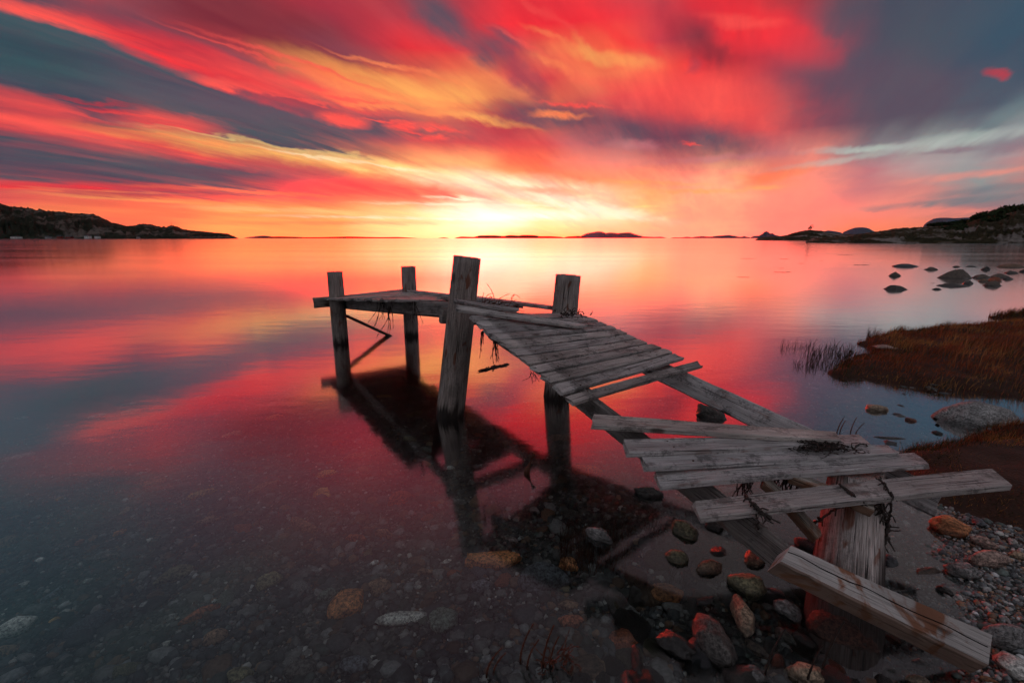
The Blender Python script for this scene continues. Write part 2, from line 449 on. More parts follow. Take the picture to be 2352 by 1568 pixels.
def wood_material(name, axis=0, dark=1., light=(.50, .47, .45), stain=.5, rust=0., wet=False, brown=0., wz0=.14, wz1=.03, ends=False, soft=0.):
    m, t, bs = newmat(name)
    co = t.new('ShaderNodeTexCoord').outputs['Object']
    rnd = t.new('ShaderNodeObjectInfo').outputs['Random']
    off = t.comb(t.math('MULTIPLY', rnd, 37.), t.math('MULTIPLY', rnd, 19.), t.math('MULTIPLY', rnd, 53.))
    v = t.vmath('ADD', co, off)
    sc = [150., 150., 150.]; sc[axis] = 3.2
    grain = t.noise(t.mapping(v, scale=tuple(sc)), 1.6, 5., .65, .25)
    sc2 = [26., 26., 26.]; sc2[axis] = 1.1
    band = t.noise(t.mapping(v, scale=tuple(sc2)), 1., 3., .5, .8)
    crk = [150., 150., 150.]; crk[axis] = 2.0
    crack = t.noise(t.mapping(v, scale=tuple(crk)), 1., 2., .5, .1)
    crackm = t.maprange(crack, .30, .38, 0., 1.)
    bl = [7., 9., 9.] if axis == 0 else [9., 9., 5.]
    blot = t.noise(t.mapping(v, scale=tuple(bl)), .9, 6., .68, .4)
    fine = t.noise(v, 60., 4., .7)
    blm = t.maprange(t.math('ADD', blot, t.math('MULTIPLY', t.math('SUBTRACT', fine, .5), .5)), .50, .66, 0., stain, True)
    L = light
    base = t.ramp(grain, [(.30, (L[0] * .12, L[1] * .11, L[2] * .11)), (.45, (L[0] * .45, L[1] * .44, L[2] * .43)),
                          (.6, (L[0] * .85, L[1] * .84, L[2] * .84)), (.78, L)])
    base = t.mix(t.maprange(band, .35, .65, 0., .5), base, c4(L[0] * .42, L[1] * .38, L[2] * .36))
    if soft:
        base = t.mix(soft, base, c4(L[0] * .82, L[1] * .82, L[2] * .82))
    # knots
    kn = t.new('ShaderNodeTexVoronoi'); t.put(kn.inputs['Vector'], t.mapping(v, scale=(2.4, 6., 6.) if axis == 0 else (5., 5., 2.)))
    kn.inputs['Scale'].default_value = 1.
    km = t.maprange(kn.outputs['Distance'], .06, .14, .85, 0., True)
    base = t.mix(km, base, c4(.05, .035, .028))
    base = t.mix(blm, base, c4(.055, .052, .05))
    if brown:
        bn = t.noise(t.mapping(v, loc=(3, 8, 1)), 6., 4., .6, .6)
        base = t.mix(t.maprange(bn, .5, .6, 0., brown, True), base, c4(.25, .085, .03))
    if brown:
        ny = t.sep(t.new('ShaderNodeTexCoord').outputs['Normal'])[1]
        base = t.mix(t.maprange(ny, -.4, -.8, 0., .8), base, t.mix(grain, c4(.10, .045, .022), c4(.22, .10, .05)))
    if rust:
        rn = t.noise(t.mapping(v, loc=(5, 1, 2), scale=(1, 3, 3) if axis == 0 else (3, 3, 1)), 5., 3., .6, .4)
        base = t.mix(t.maprange(rn, .6, .68, 0., rust, True), base, c4(.20, .055, .02))
    if wet:
        wz = t.sep(t.new('ShaderNodeNewGeometry').outputs['Position'])[2]
        wn = t.math('MULTIPLY', t.math('SUBTRACT', t.noise(t.mapping(v, scale=(30, 30, 2)), 1., 3.), .5), .28)
        wm = t.maprange(t.math('ADD', wz, wn), wz0, wz1, 0., .93, True)
        base = t.mix(wm, base, c4(.018, .013, .011))
    if ends:
        xx = t.sep(co)[0]
        en = t.math('ADD', xx, t.math('MULTIPLY', t.math('SUBTRACT', fine, .5), .02))
        base = t.mix(t.maprange(en, .10, .118, .75, 0.), base, t.mix(.5, base, c4(.62, .58, .56)))
        base = t.mix(t.math('MULTIPLY', t.maprange(en, .11, .14, 0., 1.), t.maprange(en, .55, .16, 0., .45)), base, c4(.10, .095, .09))
    rnd2 = t.math('FRACT', t.math('MULTIPLY', rnd, 7.31))
    pv_ = t.ramp(rnd2, [(0., (.78, .75, .73)), (.2, (1.1, 1.07, 1.04)), (.4, (.90, .90, .92)), (.6, (1.14, 1.06, .98)), (.8, (.84, .82, .82)), (1., (1.16, 1.16, 1.16))])
    base = t.mix(1., base, pv_, 'MULTIPLY')
    fade = t.noise(t.mapping(v, scale=(1.3, 4, 4) if axis == 0 else (4, 4, 1.3)), 1.5, 3., .6, .5)
    fg = t.maprange(fade, .3, .7, .68, 1.22)
    base = t.mix(1., base, t.comb(fg, fg, fg), 'MULTIPLY')
    if dark != 1.:
        base = t.mix(1., base, c4(dark, dark, dark), 'MULTIPLY')
    base = t.mix(t.math('MAXIMUM', crackm, soft * 1.2), c4(.02, .018, .017), base)
    t.put(bs.inputs['Base Color'], base)
    bs.inputs['Roughness'].default_value = .78
    bs.inputs['Specular IOR Level'].default_value = .25
    hgt = t.math('ADD', t.math('MULTIPLY', grain, .7), t.math('ADD', t.math('MULTIPLY', crackm, .8), t.math('MULTIPLY', fine, .12)))
    t.put(bs.inputs['Normal'], t.bump(hgt, .9, .009))
    return m

M_PLANK = wood_material('weathered_plank', 0, light=(.70, .675, .67), stain=.72, rust=.3)
M_RAMP = wood_material('ramp_plank_wood', 0, light=(.78, .75, .74), stain=.72, rust=.3, ends=True)
M_PLANKL = wood_material('bleached_plank', 0, light=(.80, .78, .78), stain=.62, rust=.35, soft=.22)
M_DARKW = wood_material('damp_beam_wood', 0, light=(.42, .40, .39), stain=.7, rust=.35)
M_POST = wood_material('pile_wood', 2, light=(.62, .56, .53), stain=.4, rust=.8, wet=True)
M_PILE = wood_material('thick_pile_wood', 2, light=(.85, .78, .75), stain=.35, rust=.8, wet=True, wz0=.24, wz1=.11)
M_BEAM = wood_material('sawn_beam_wood', 0, light=(.70, .68, .67), stain=.0, brown=.9, soft=.6)
M_BATTEN = wood_material('batten_wood', 0, light=(.62, .57, .50), stain=.3, brown=.6)

def rock_material(name, rough=.72, bumpd=.02, scale=1.):
    m, t, bs = newmat(name)
    co = t.new('ShaderNodeTexCoord').outputs['Object']
    oi = t.new('ShaderNodeObjectInfo')
    v = t.vmath('ADD', co, t.comb(t.math('MULTIPLY', oi.outputs['Random'], 31.), 0., 0.))
    big = t.noise(v, 9. * scale, 5., .6, .5)
    spk = t.noise(v, 75. * scale, 4., .75)
    mid = t.noise(t.mapping(v, scale=(1, 1.8, 3.5)), 18. * scale, 4., .65, .6)
    g1 = t.maprange(big, .3, .7, .55, 1.3)
    g2 = t.maprange(spk, .38, .62, .30, 1.75)
    g3 = t.maprange(mid, .35, .65, .7, 1.2)
    g = t.math('MULTIPLY', t.math('MULTIPLY', g1, g2), g3)
    base = t.mix(1., oi.outputs['Color'], t.comb(g, g, g), 'MULTIPLY')
    wz = t.sep(t.new('ShaderNodeNewGeometry').outputs['Position'])[2]
    wzn = t.math('ADD', wz, t.math('MULTIPLY', t.math('SUBTRACT', mid, .5), .05))
    wm = t.math('MULTIPLY', t.maprange(wzn, .05, .01, 0., 1., True), t.maprange(wzn, -.05, -.02, 0., 1., True))
    base = t.mix(t.math('MULTIPLY', wm, .6), base, c4(.015, .013, .012))
    t.put(bs.inputs['Base Color'], base)
    t.put(bs.inputs['Roughness'], t.maprange(wm, 0., 1., rough, .35))
    bs.inputs['Specular IOR Level'].default_value = .4
    h = t.math('ADD', t.math('MULTIPLY', big, .6), t.math('ADD', t.math('MULTIPLY', mid, .5), t.math('MULTIPLY', spk, .18)))
    t.put(bs.inputs['Normal'], t.bump(h, .8, bumpd))
    return m
M_ROCK = rock_material('shore_rock')

def tint_material(name, rough=.8, spec=.2, var=.0, bumpy=False):
    m, t, bs = newmat(name)
    at = t.new('ShaderNodeVertexColor'); at.layer_name = 'tint'
    c = at.outputs['Color']
    co = t.new('ShaderNodeTexCoord').outputs['Object']
    if var:
        n = t.noise(co, 60., 3., .6)
        g = t.maprange(n, .3, .7, 1 - var, 1 + var)
        c = t.mix(1., c, t.comb(g, g, g), 'MULTIPLY')
    t.put(bs.inputs['Base Color'], c)
    bs.inputs['Roughness'].default_value = rough
    bs.inputs['Specular IOR Level'].default_value = spec
    if bumpy:
        t.put(bs.inputs['Normal'], t.bump(t.noise(co, 120., 2.), .5, .004))
    return m
M_PEBBLE = tint_material('pebble_stone', .6, .4, .35, True)
M_GRASS = tint_material('dry_grass', .9, .1)

def simple(name, col, rough=.8, spec=.2, nscale=20., var=.3, bumpd=.004):
    m, t, bs = newmat(name)
    co = t.new('ShaderNodeTexCoord').outputs['Object']
    n = t.noise(co, nscale, 4., .6)
    base = t.mix(n, c4(*[max(0, c * (1 - var)) for c in col]), c4(*[c * (1 + var) for c in col]))
    t.put(bs.inputs['Base Color'], base)
    bs.inputs['Roughness'].default_value = rough
    bs.inputs['Specular IOR Level'].default_value = spec
    if bumpd:
        t.put(bs.inputs['Normal'], t.bump(n, .5, bumpd))
    return m
M_KELP = simple('dark_seaweed', (.022, .014, .010), .55, .4, 60.)
M_KELPR = simple('rusty_seaweed', (.09, .028, .014), .6, .3, 60.)
M_IRON = simple('rusty_iron', (.07, .03, .02), .7, .4, 200.)

def ground_material():
    m, t, bs = newmat('gravel_and_silt')
    pos = t.new('ShaderNodeNewGeometry').outputs['Position']
    z = t.sep(pos)[2]
    a = t.noise(pos, 1.1, 5., .6)
    vo = t.new('ShaderNodeTexVoronoi'); t.put(vo.inputs['Vector'], pos); vo.inputs['Scale'].default_value = 55.
    vo2 = t.new('ShaderNodeTexVoronoi'); t.put(vo2.inputs['Vector'], pos); vo2.inputs['Scale'].default_value = 18.
    cellc = t.mix(.5, vo.outputs['Color'], vo2.outputs['Color'])
    g = t.sep(cellc)[0]
    under = t.ramp(g, [(.2, (.025, .028, .028)), (.55, (.075, .078, .073)), (.8, (.17, .16, .145)), (1., (.30, .28, .26))])
    under = t.mix(t.maprange(a, .4, .62, 0., .6), under, c4(.018, .019, .017))
    pk = t.sep(t.new('ShaderNodeVertexColor', layer_name='tint').outputs['Color'])[0]
    peat = t.mix(t.noise(pos, 14., 4., .7), c4(.018, .010, .007), c4(.075, .026, .014))
    base = t.mix(pk, under, peat)
    t.put(bs.inputs['Base Color'], base)
    bs.inputs['Roughness'].default_value = .8
    bs.inputs['Specular IOR Level'].default_value = .3
    t.put(bs.inputs['Normal'], t.bump(vo.outputs['Distance'], .5, .012))
    return m
M_GROUND = ground_material()

def water_material():
    m, t, bs = newmat('sea_water')
    t.n.remove(bs)
    out = [n for n in t.n if n.type == 'OUTPUT_MATERIAL'][0]
    fr = t.new('ShaderNodeFresnel'); fr.inputs[0].default_value = 1.333
    k = t.math('SUBTRACT', 1., t.math('POWER', t.math('SUBTRACT', 1.016, t.math('MAXIMUM', fr.outputs[0], .02)), 8.5), clamp=True)
    gl = t.new('ShaderNodeBsdfGlossy')
    gl.inputs['Color'].default_value = (.96, .96, .96, 1)
    pos = t.new('ShaderNodeNewGeometry').outputs['Position']
    # swell ruffled in broad lanes, smoothed by time
    lane = t.noise(t.mapping(pos, scale=(.02, .12, 1)), 1., 3., .6)
    gl.inputs['Roughness'].default_value = .13
    t.put(gl.inputs['Roughness'], t.maprange(lane, .3, .7, .075, .13))
    bn = t.noise(t.mapping(pos, scale=(1.2, 2.6, 1)), 1., 3., .5)
    t.put(gl.inputs['Normal'], t.bump(bn, .12, .02))
    tr = t.new('ShaderNodeBsdfTransparent')
    tr.inputs[0].default_value = (.86, .93, .92, 1)
    mx = t.new('ShaderNodeMixShader')
    t.put(mx.inputs[0], k)
    t.l.new(tr.outputs[0], mx.inputs[1]); t.l.new(gl.outputs[0], mx.inputs[2])
    t.l.new(mx.outputs[0], out.inputs[0])
    return m
M_WATER = water_material()

# ------------------------------------------------------------------ terrain
BANK1 = np.array([(3.62, 5.05), (4.05, 4.8), (4.5, 4.5), (5.0, 4.25), (6.2, 3.9), (12, 3.0), (16, 9.1), (9.5, 8.4), (7.8, 7.9), (6.4, 7.4), (5.5, 6.95), (5.15, 6.55), (4.75, 6.1), (4.2, 5.65)])
BANK2 = np.array([(3.0, 3.22), (2.66, 2.9), (2.5, 2.5), (2.74, 2.2), (3.3, 2.0), (6, 1.4), (7, 3.2), (4.6, 3.5), (3.6, 3.42)])
SPIT = np.array([(9.6, 8.95), (12, 8.7), (16, 9.3), (15, 10.2), (11, 9.5)])
def poly_in(px, py, poly):
    """signed distance, positive inside"""
    d = np.full(px.shape, 1e9); ins = np.zeros(px.shape, bool)
    n = len(poly)
    for i in range(n):
        ax, ay = poly[i]; bx, by = poly[(i + 1) % n]
        ex, ey = bx - ax, by - ay
        t = np.clip(((px - ax) * ex + (py - ay) * ey) / (ex * ex + ey * ey), 0, 1)
        d = np.minimum(d, np.hypot(px - ax - t * ex, py - ay - t * ey))
        cond = ((ay > py) != (by > py)) & (px < (bx - ax) * (py - ay) / (by - ay + 1e-12) + ax)
        ins ^= cond
    return np.where(ins, d, -d)
def ground_z(x, y):
    x = np.asarray(x, float); y = np.asarray(y, float)
    s = (x - 1.3) * -.75 + (y - 1.3) * .66
    s = s + .12 * (fbm(x * 1.3, y * 1.3, 3) - .5) * 2
    deep = -.025 - .06 * np.clip(s, 0, .8) - .15 * np.clip(s - .8, 0, 3.4) - .10 * np.clip(s - 4, 0, 8) - .02 * np.clip(s - 12, 0, 80)
    beach = .11 * np.clip(-s, 0, 2.2) - .03
    z = np.where(s > 0, deep, beach * (1 - sstep(2.5, 3.1, y)) + (-.07) * sstep(2.5, 3.1, y))
    far = sstep(10, 40, np.hypot(x, y))
    z = z * (1 - far) + (-3.5) * far
    w = (fbm(x * 3, y * 3, 9) - .5) * .55
    for poly, h in ((BANK1, .10), (BANK2, .13), (SPIT, .08)):
        d = poly_in(x, y, poly) + w
        hh = h * sstep(-.04, .30, d) + .09 * sstep(.3, 2.0, d) + .07 * (fbm(x * 2.2, y * 2.2, 20) - .5) * sstep(0, .5, d)
        z = np.where(d > -.04, np.maximum(z, z * (1 - sstep(-.04, .06, d)) + hh * sstep(-.04, .06, d)), z)
    z = z + .035 * (fbm(x * 4, y * 4, 5) - .5) + .012 * (fbm(x * 17, y * 17, 6) - .5)
    return z

def graded(lo, hi, fine_lo, fine_hi, step, growth=1.16):
    a = list(np.arange(fine_lo, fine_hi + 1e-6, step))
    st = step; x = a[-1]
    while x < hi:
        st *= growth; x += st; a.append(x)
    st = step; x = a[0]
    while x > lo:
        st *= growth; x -= st; a.insert(0, x)
    return np.array(a)
gx = graded(-40000, 40000, -5, 9, .045)
gy = graded(-40000, 40000, .2, 9.5, .045)
X, Y = np.meshgrid(gx, gy)
Z = ground_z(X, Y)
nx, ny = len(gx), len(gy)
idx = np.arange(nx * ny).reshape(ny, nx)
fq = np.stack([idx[:-1, :-1], idx[:-1, 1:], idx[1:, 1:], idx[1:, :-1]], -1).reshape(-1, 4)
PK = np.zeros(X.shape)
for poly in (BANK1, BANK2, SPIT):
    PK = np.maximum(PK, sstep(-.22, -.02, poly_in(X, Y, poly) + (fbm(X * 3, Y * 3, 9) - .5) * .55))
tag(obj('seabed_ground', mesh('seabed_ground', np.stack([X, Y, Z], -1).reshape(-1, 3), fq, M_GROUND, True, np.repeat(PK.reshape(-1, 1), 3, 1))), kind='structure')
W = 38000
wx = np.array([-W, -2000, -100, -10, 0, 10, 100, 2000, W], float)
WX, WY = np.meshgrid(wx, wx)
wi = np.arange(81).reshape(9, 9)
wf = np.stack([wi[:-1, :-1], wi[:-1, 1:], wi[1:, 1:], wi[1:, :-1]], -1).reshape(-1, 4)
tag(obj('water', mesh('water', np.stack([WX, WY, WX * 0], -1).reshape(-1, 3), wf, M_WATER)), kind='structure')

def gz(x, y):
    return float(ground_z(np.array([x]), np.array([y]))[0])

# ------------------------------------------------------------------ far land
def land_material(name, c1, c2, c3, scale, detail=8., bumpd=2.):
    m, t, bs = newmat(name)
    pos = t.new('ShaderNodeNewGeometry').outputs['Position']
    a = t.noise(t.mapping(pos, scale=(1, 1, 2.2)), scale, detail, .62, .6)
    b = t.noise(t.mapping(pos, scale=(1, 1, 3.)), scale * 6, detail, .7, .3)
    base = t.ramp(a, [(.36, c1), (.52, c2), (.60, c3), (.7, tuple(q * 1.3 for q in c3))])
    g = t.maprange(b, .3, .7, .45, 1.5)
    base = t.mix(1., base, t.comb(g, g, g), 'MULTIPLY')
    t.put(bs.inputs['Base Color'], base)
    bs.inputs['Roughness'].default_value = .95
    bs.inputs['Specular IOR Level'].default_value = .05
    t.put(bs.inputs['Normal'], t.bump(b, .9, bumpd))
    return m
M_HILL = land_material('wooded_hillside', (.016, .026, .016), (.04, .045, .03), (.17, .145, .125), .012, bumpd=10)
M_HEAD = land_material('rocky_headland', (.022, .026, .014), (.07, .055, .03), (.24, .21, .19), .09, bumpd=1.2)
M_MOUNT_HAZE = land_material('haze_blue_mountain', (.018, .075, .12), (.024, .09, .145), (.032, .11, .17), .0015, 5., 20)  # blue of the distant haze is put into the rock colour
M_ISLE = land_material('low_island', (.03, .02, .02), (.05, .035, .03), (.09, .06, .055), .01, 5., 5)

def ridge(name, reg, pts, D, depth, mat, nse=.12, rows=18, step=3., bumps=0., shore=None, fq_=.35):
    """a body of land: its skyline follows the points seen from the shore, standing D metres off, `depth` metres deep"""
    P = np.array([R(reg, *p) if reg is not None else p for p in pts])
    xs = np.arange(P[0, 0], P[-1, 0] + 1e-3, step)
    ys = np.interp(xs, P[:, 0], P[:, 1])
    V = []
    seed = abs(hash(name + str(len(pts)))) % 1 + int(D) % 97
    for r in range(rows + 1):
        t = (r / rows) ** 1.7
        prof = math.sin(math.pi * min(1, max(0, t)) ** .8)
        yy = D + depth * t
        # skyline at t where prof = 1
        for j, (x, y) in enumerate(zip(xs, ys)):
            q = ray(x, y)
            yc = D + depth * .42
            hz = H + q[2] / q[1] * yc
            xx = q[0] / q[1] * yy
            n = fbm(np.array([j * step * fq_ * .3 + seed]), np.array([r * .55]), 4, 4)[0] - .5
            n2 = vnoise(np.array([j * step * fq_ * .55]), np.array([r * 1.7 + seed]), 8)[0] - .5
            endf = min(1., j / 4., (len(xs) - 1 - j) / 4.)
            amp = nse * hz * (.25 + (1 - prof) * 1.6) * min(1, prof * 3)
            V.append((xx, yy, max(0, hz) * prof * (.3 + .7 * endf if endf < 1 else 1) + n * amp + n2 * amp * .5 + bumps * n2 * prof - .6 * (1 if r in (0, rows) else 0)))
    nxx = len(xs)
    id_ = np.arange((rows + 1) * nxx).reshape(rows + 1, nxx)
    f = np.stack([id_[:-1, :-1], id_[:-1, 1:], id_[1:, 1:], id_[1:, :-1]], -1).reshape(-1, 4)
    o = obj(name, mesh(name, np.array(V), f, mat, True))
    return tag(o, kind='structure')

HILLP = [(-1400, -60), (-700, 0), (0, 62), (60, 85), (200, 97), (360, 118), (520, 135), (600, 143), (720, 147), (780, 155), (840, 178), (900, 205), (960, 228), (1040, 245), (1100, 240), (1160, 227), (1230, 232), (1310, 252), (1370, 252), (1400, 242), (1440, 248), (1500, 268), (1560, 280), (1700, 293), (1800, 302), (1860, 306), (1900, 320), (1958, 342)]
ridge('hill', 12, HILLP, 1150, 900, M_HILL, .24, 30, 2.2, 5.)
ridge('headland', 8, [(150, 341), (220, 333), (300, 326), (380, 322), (450, 302), (540, 280), (600, 273), (660, 279), (720, 287), (780, 299), (850, 307), (950, 308), (1050, 300), (1150, 312), (1250, 330)], 330, 150, M_HEAD, .2, 18, 2.0, .5)
ridge('headland', 8, [(560, 362), (640, 340), (760, 330), (880, 322), (980, 312), (1060, 300), (1130, 290), (1230, 276), (1340, 260), (1450, 256), (1560, 248), (1620, 246), (1740, 243), (1850, 236), (1900, 216), (1960, 196), (2020, 182), (2080, 184), (2180, 160), (2230, 138), (2352, 112), (2700, 60), (3300, 40)], 150, 120, M_HEAD, .22, 26, 2.0, .5)
ridge('mountain', 8, [(1490, 262), (1520, 240), (1560, 208), (1610, 182), (1660, 175), (1720, 174), (1780, 178), (1840, 175), (1900, 171), (1940, 172), (1970, 186), (2040, 230), (2120, 262)], 8500, 2500, M_MOUNT_HAZE, .05, 14, 3.)
ridge('mountain', 8, [(830, 306), (870, 290), (920, 270), (960, 256), (1000, 252), (1040, 252), (1080, 262), (1120, 284), (1180, 306), (1240, 330)], 7600, 2000, M_MOUNT_HAZE, .05, 14, 3.)
ridge('mountain', 8, [(650, 330), (700, 290), (745, 277), (790, 283), (850, 294), (900, 330)], 7000, 1500, M_MOUNT_HAZE, .05, 12, 3.)
ridge('mountain', 8, [(100, 338), (130, 325), (180, 320), (205, 305), (225, 288), (240, 283), (255, 290), (265, 303), (290, 300), (310, 315), (360, 325), (420, 338)], 6000, 1200, M_MOUNT_HAZE, .05, 12, 1.5)
ridge('mountain', 13, [(1080, 130), (1095, 119), (1130, 104), (1170, 97), (1205, 91), (1235, 95), (1250, 103), (1280, 98), (1330, 103), (1390, 98), (1410, 99), (1440, 110), (1490, 124), (1560, 127), (1600, 125), (1640, 132)], 9500, 2500, M_MOUNT_HAZE, .05, 12, 1.5)
ridge('island', 13, [(285, 133), (330, 124), (410, 127), (450, 117), (540, 117), (600, 122), (640, 115), (700, 119), (720, 114), (790, 115), (830, 122), (900, 122), (960, 126), (990, 130)], 3800, 600, M_ISLE, .08, 10, 1.5)
ridge('island', 13, [(975, 133), (1010, 124), (1080, 120), (1110, 126), (1135, 133)], 3500, 500, M_ISLE, .08, 10, 1.5)
ridge('island', None, [(578, 547), (600, 544.6), (640, 543), (680, 544.2), (700, 545), (740, 544.6), (800, 543.2), (870, 544.8), (915, 544.4), (960, 547)], 3000, 500, M_ISLE, .08, 10, 1.5)
ridge('island', 13, [(180, 134), (220, 130), (250, 134)], 3300, 300, M_ISLE, .08, 8, 1.2)
ridge('island', 13, [(1660, 134), (1690, 130), (1720, 131), (1745, 129), (1770, 125), (1800, 130), (1820, 126), (1860, 122), (1920, 125), (1980, 118), (2040, 115), (2080, 122), (2110, 127), (2135, 122), (2160, 128), (2190, 134)], 4200, 700, M_MOUNT_HAZE, .08, 10, 1.5)
ridge('mountain', None, [(560, 546), (585, 543), (605, 541), (625, 543.2), (655, 543.5), (690, 546)], 12000, 2000, M_MOUNT_HAZE, .05, 8, 1.5)

# houses below the hill: one small gabled house is walls, roof and two windows
def box(cx, cy, cz, sx, sy, sz):
    v = [(cx + a * sx / 2, cy + b * sy / 2, cz + c * sz / 2) for a in (-1, 1) for b in (-1, 1) for c in (-1, 1)]
    f = [(0, 1, 3, 2), (4, 6, 7, 5), (0, 4, 5, 1), (2, 3, 7, 6), (0, 2, 6, 4), (1, 5, 7, 3)]
    return v, f
def join(parts):
    V, Fc = [], []
    for v, f in parts:
        o = len(V); V += [tuple(map(float, p)) for p in v]; Fc += [tuple(i + o for i in q) for q in f]
    return V, Fc
M_WHITEP = simple('white_paint', (.75, .75, .73), .6, .3, 2., .05, 0)
M_REDP = simple('barn_red_paint', (.25, .05, .035), .7, .2, 2., .1, 0)
M_GREYP = simple('grey_paint', (.35, .36, .36), .7, .2, 2., .1, 0)
M_ROOF = simple('slate_roof', (.06, .06, .065), .7, .2, 2., .2, 0)
M_PANE = simple('window_glass', (.03, .035, .04), .1, .5, 2., .05, 0)
def house(px, py, w, hgt, wm, label):
    base = ony(px, py, 1185)
    x, y = base[0] * 1144 / 1185, 1144.
    r = empty('house', (x, y, .6), label, 'house', 'houses along the shore under the wooded hill')
    dd = w * .8
    v, f = box(0, 0, hgt * .5, w, dd, hgt)
    obj('wall', mesh('wall', v, f, wm), r, (x, y, .6))
    e = .4
    rv = [(-w / 2 - e, -dd / 2 - e, hgt), (w / 2 + e, -dd / 2 - e, hgt), (w / 2 + e, dd / 2 + e, hgt), (-w / 2 - e, dd / 2 + e, hgt), (-w / 2 - e, 0, hgt * 1.6), (w / 2 + e, 0, hgt * 1.6)]
    rf = [(0, 1, 5, 4), (2, 3, 4, 5), (0, 4, 3), (1, 2, 5), (0, 3, 2, 1)]
    obj('roof', mesh('roof', rv, rf, M_ROOF), r, (x, y, .6))
    for sx in (-.25, .25):
        v, f = box(sx * w, -dd / 2 - .03, hgt * .55, w * .14, .06, hgt * .3)
        obj('window', mesh('window', v, f, M_PANE), r, (x, y, .6))
house(202, 543, 11, 6, M_WHITEP, 'largest white house on the left shore under the wooded hill')
house(224, 544, 9, 5, M_WHITEP, 'white house right beside the largest white one on the left shore')
house(111, 543, 10, 4.5, M_GREYP, 'grey house halfway between the left frame edge and the white houses')
house(138, 544, 9, 5, M_REDP, 'dark red boathouse on the left shore, left of the white houses')
house(160, 545, 12, 4, M_REDP, 'long low red boathouse on the left shore nearest the white houses')
house(38, 545, 16, 4, M_WHITEP, 'low pale house farthest left on the shore under the hill')
house(318, 546, 6, 3.5, M_GREYP, 'small grey hut farthest right on the shore under the hill')

def tube(pts, r, sides=6, taper=None, cap=True):
    pts = [np.array(p, float) for p in pts]
    V, Fc = [], []
    n = len(pts)
    for i, p in enumerate(pts):
        d = pts[min(i + 1, n - 1)] - pts[max(i - 1, 0)]
        d = d / (np.linalg.norm(d) + 1e-9)
        a = np.cross(d, (0, 0, 1) if abs(d[2]) < .9 else (1, 0, 0)); a /= np.linalg.norm(a)
        b = np.cross(d, a)
        rr = (r[i] if hasattr(r, '__len__') else r) * (1 if taper is None else 1 + (taper - 1) * i / (n - 1))
        for k in range(sides):
            th = 2 * math.pi * k / sides
            V.append(tuple(p + rr * (math.cos(th) * a + math.sin(th) * b)))
    for i in range(n - 1):
        for k in range(sides):
            Fc.append((i * sides + k, i * sides + (k + 1) % sides, (i + 1) * sides + (k + 1) % sides, (i + 1) * sides + k))
    if cap:
        Fc.append(tuple(range(sides))[::-1]); Fc.append(tuple(range((n - 1) * sides, n * sides)))
    return V, Fc

# mast on the hill, cairn marker on the headland
b = ony(394.5, 520, 1528)
ms = empty('radio_mast', (b[0], 1528, b[2] - 4), 'thin mast standing on the knoll of the left hill', 'mast')
v, f = tube([(0, 0, -6), (0, 0, 16)], .7, 6, .4)
obj('pole', mesh('pole', v, f, M_IRON), ms, tuple(ms.location))
for z_ in (9, 13):
    v, f = tube([(-2.2, 0, z_), (2.2, 0, z_)], .25, 4)
    obj('crossarm', mesh('crossarm', v, f, M_IRON), ms, tuple(ms.location))

def bush(name, x, y, z, w, h, label, group=None, n=420, mat=None, seed=1, cat='bush'):
    rg = np.random.default_rng(seed)
    root = empty(name, (x, y, z), label, cat, group)
    V, Fc, C = [], [], []
    lobes = [(rg.uniform(-.5, .5) * w, rg.uniform(-.3, .3) * w, rg.uniform(.35, .8) * h, rg.uniform(.22, .4)) for _ in range(6)]
    for i in range(n):
        l = lobes[i % 6]
        d = rg.normal(size=3); d /= np.linalg.norm(d)
        rr = rg.uniform(.5, 1.1) ** .5
        c = np.array([l[0], l[1], l[2]]) + d * rr * np.array([l[3] * w, l[3] * w, l[3] * h])
        s = rg.uniform(.03, .07) * w
        a = rg.normal(size=3) * s; b_ = rg.normal(size=3) * s
        o = len(V)
        V += [tuple(c - a), tuple(c + b_), tuple(c + a), tuple(c - b_)]
        Fc.append((o, o + 1, o + 2, o + 3))
        g = rg.uniform(.6, 1.4)
        C += [(.028 * g, .042 * g, .018 * g)] * 4
    obj('foliage', mesh('foliage', np.array(V), np.array(Fc), M_GRASS, False, np.array(C)), root, (x, y, z))
    st = [tube([(0, 0, -.6), (l[0] * .4, l[1] * .4, l[2] * .6), (l[0], l[1], l[2])], .04 * w * .5, 5, .3) for l in lobes[:4]]
    v, f = join(st)
    obj('stem', mesh('stem', v, f, M_KELP), root, (x, y, z))
    return root
for i, (zx, zy, w, h, lb) in enumerate([
        (2235, 150, 7.5, 4.8, 'dark round bush on the skyline of the right headland, left of the biggest one'),
        (2330, 132, 10, 4.5, 'broadest dark bush on the headland skyline at the right frame edge'),
        (2025, 182, 7, 3.2, 'low ragged bush on the headland skyline where the flat blue mountain ends'),
        (1740, 246, 8, 2.0, 'low dark shrub on the headland skyline under the flat blue mountain'),
        (1620, 248, 5, 1.6, 'small dark shrub on the headland below the left end of the flat blue mountain'),
        (1905, 222, 6, 2.2, 'small shrub on the rising skyline just left of the ragged bush'),
        (2130, 172, 7, 2.4, 'flat shrub on the skyline between the ragged bush and the round bush')]):
    p = ony(*R(8, zx, zy), 200)
    bush('bush', p[0], 200., p[2] - h * .25, w, h, lb, 'bushes on the right headland', 420, None, 10 + i)
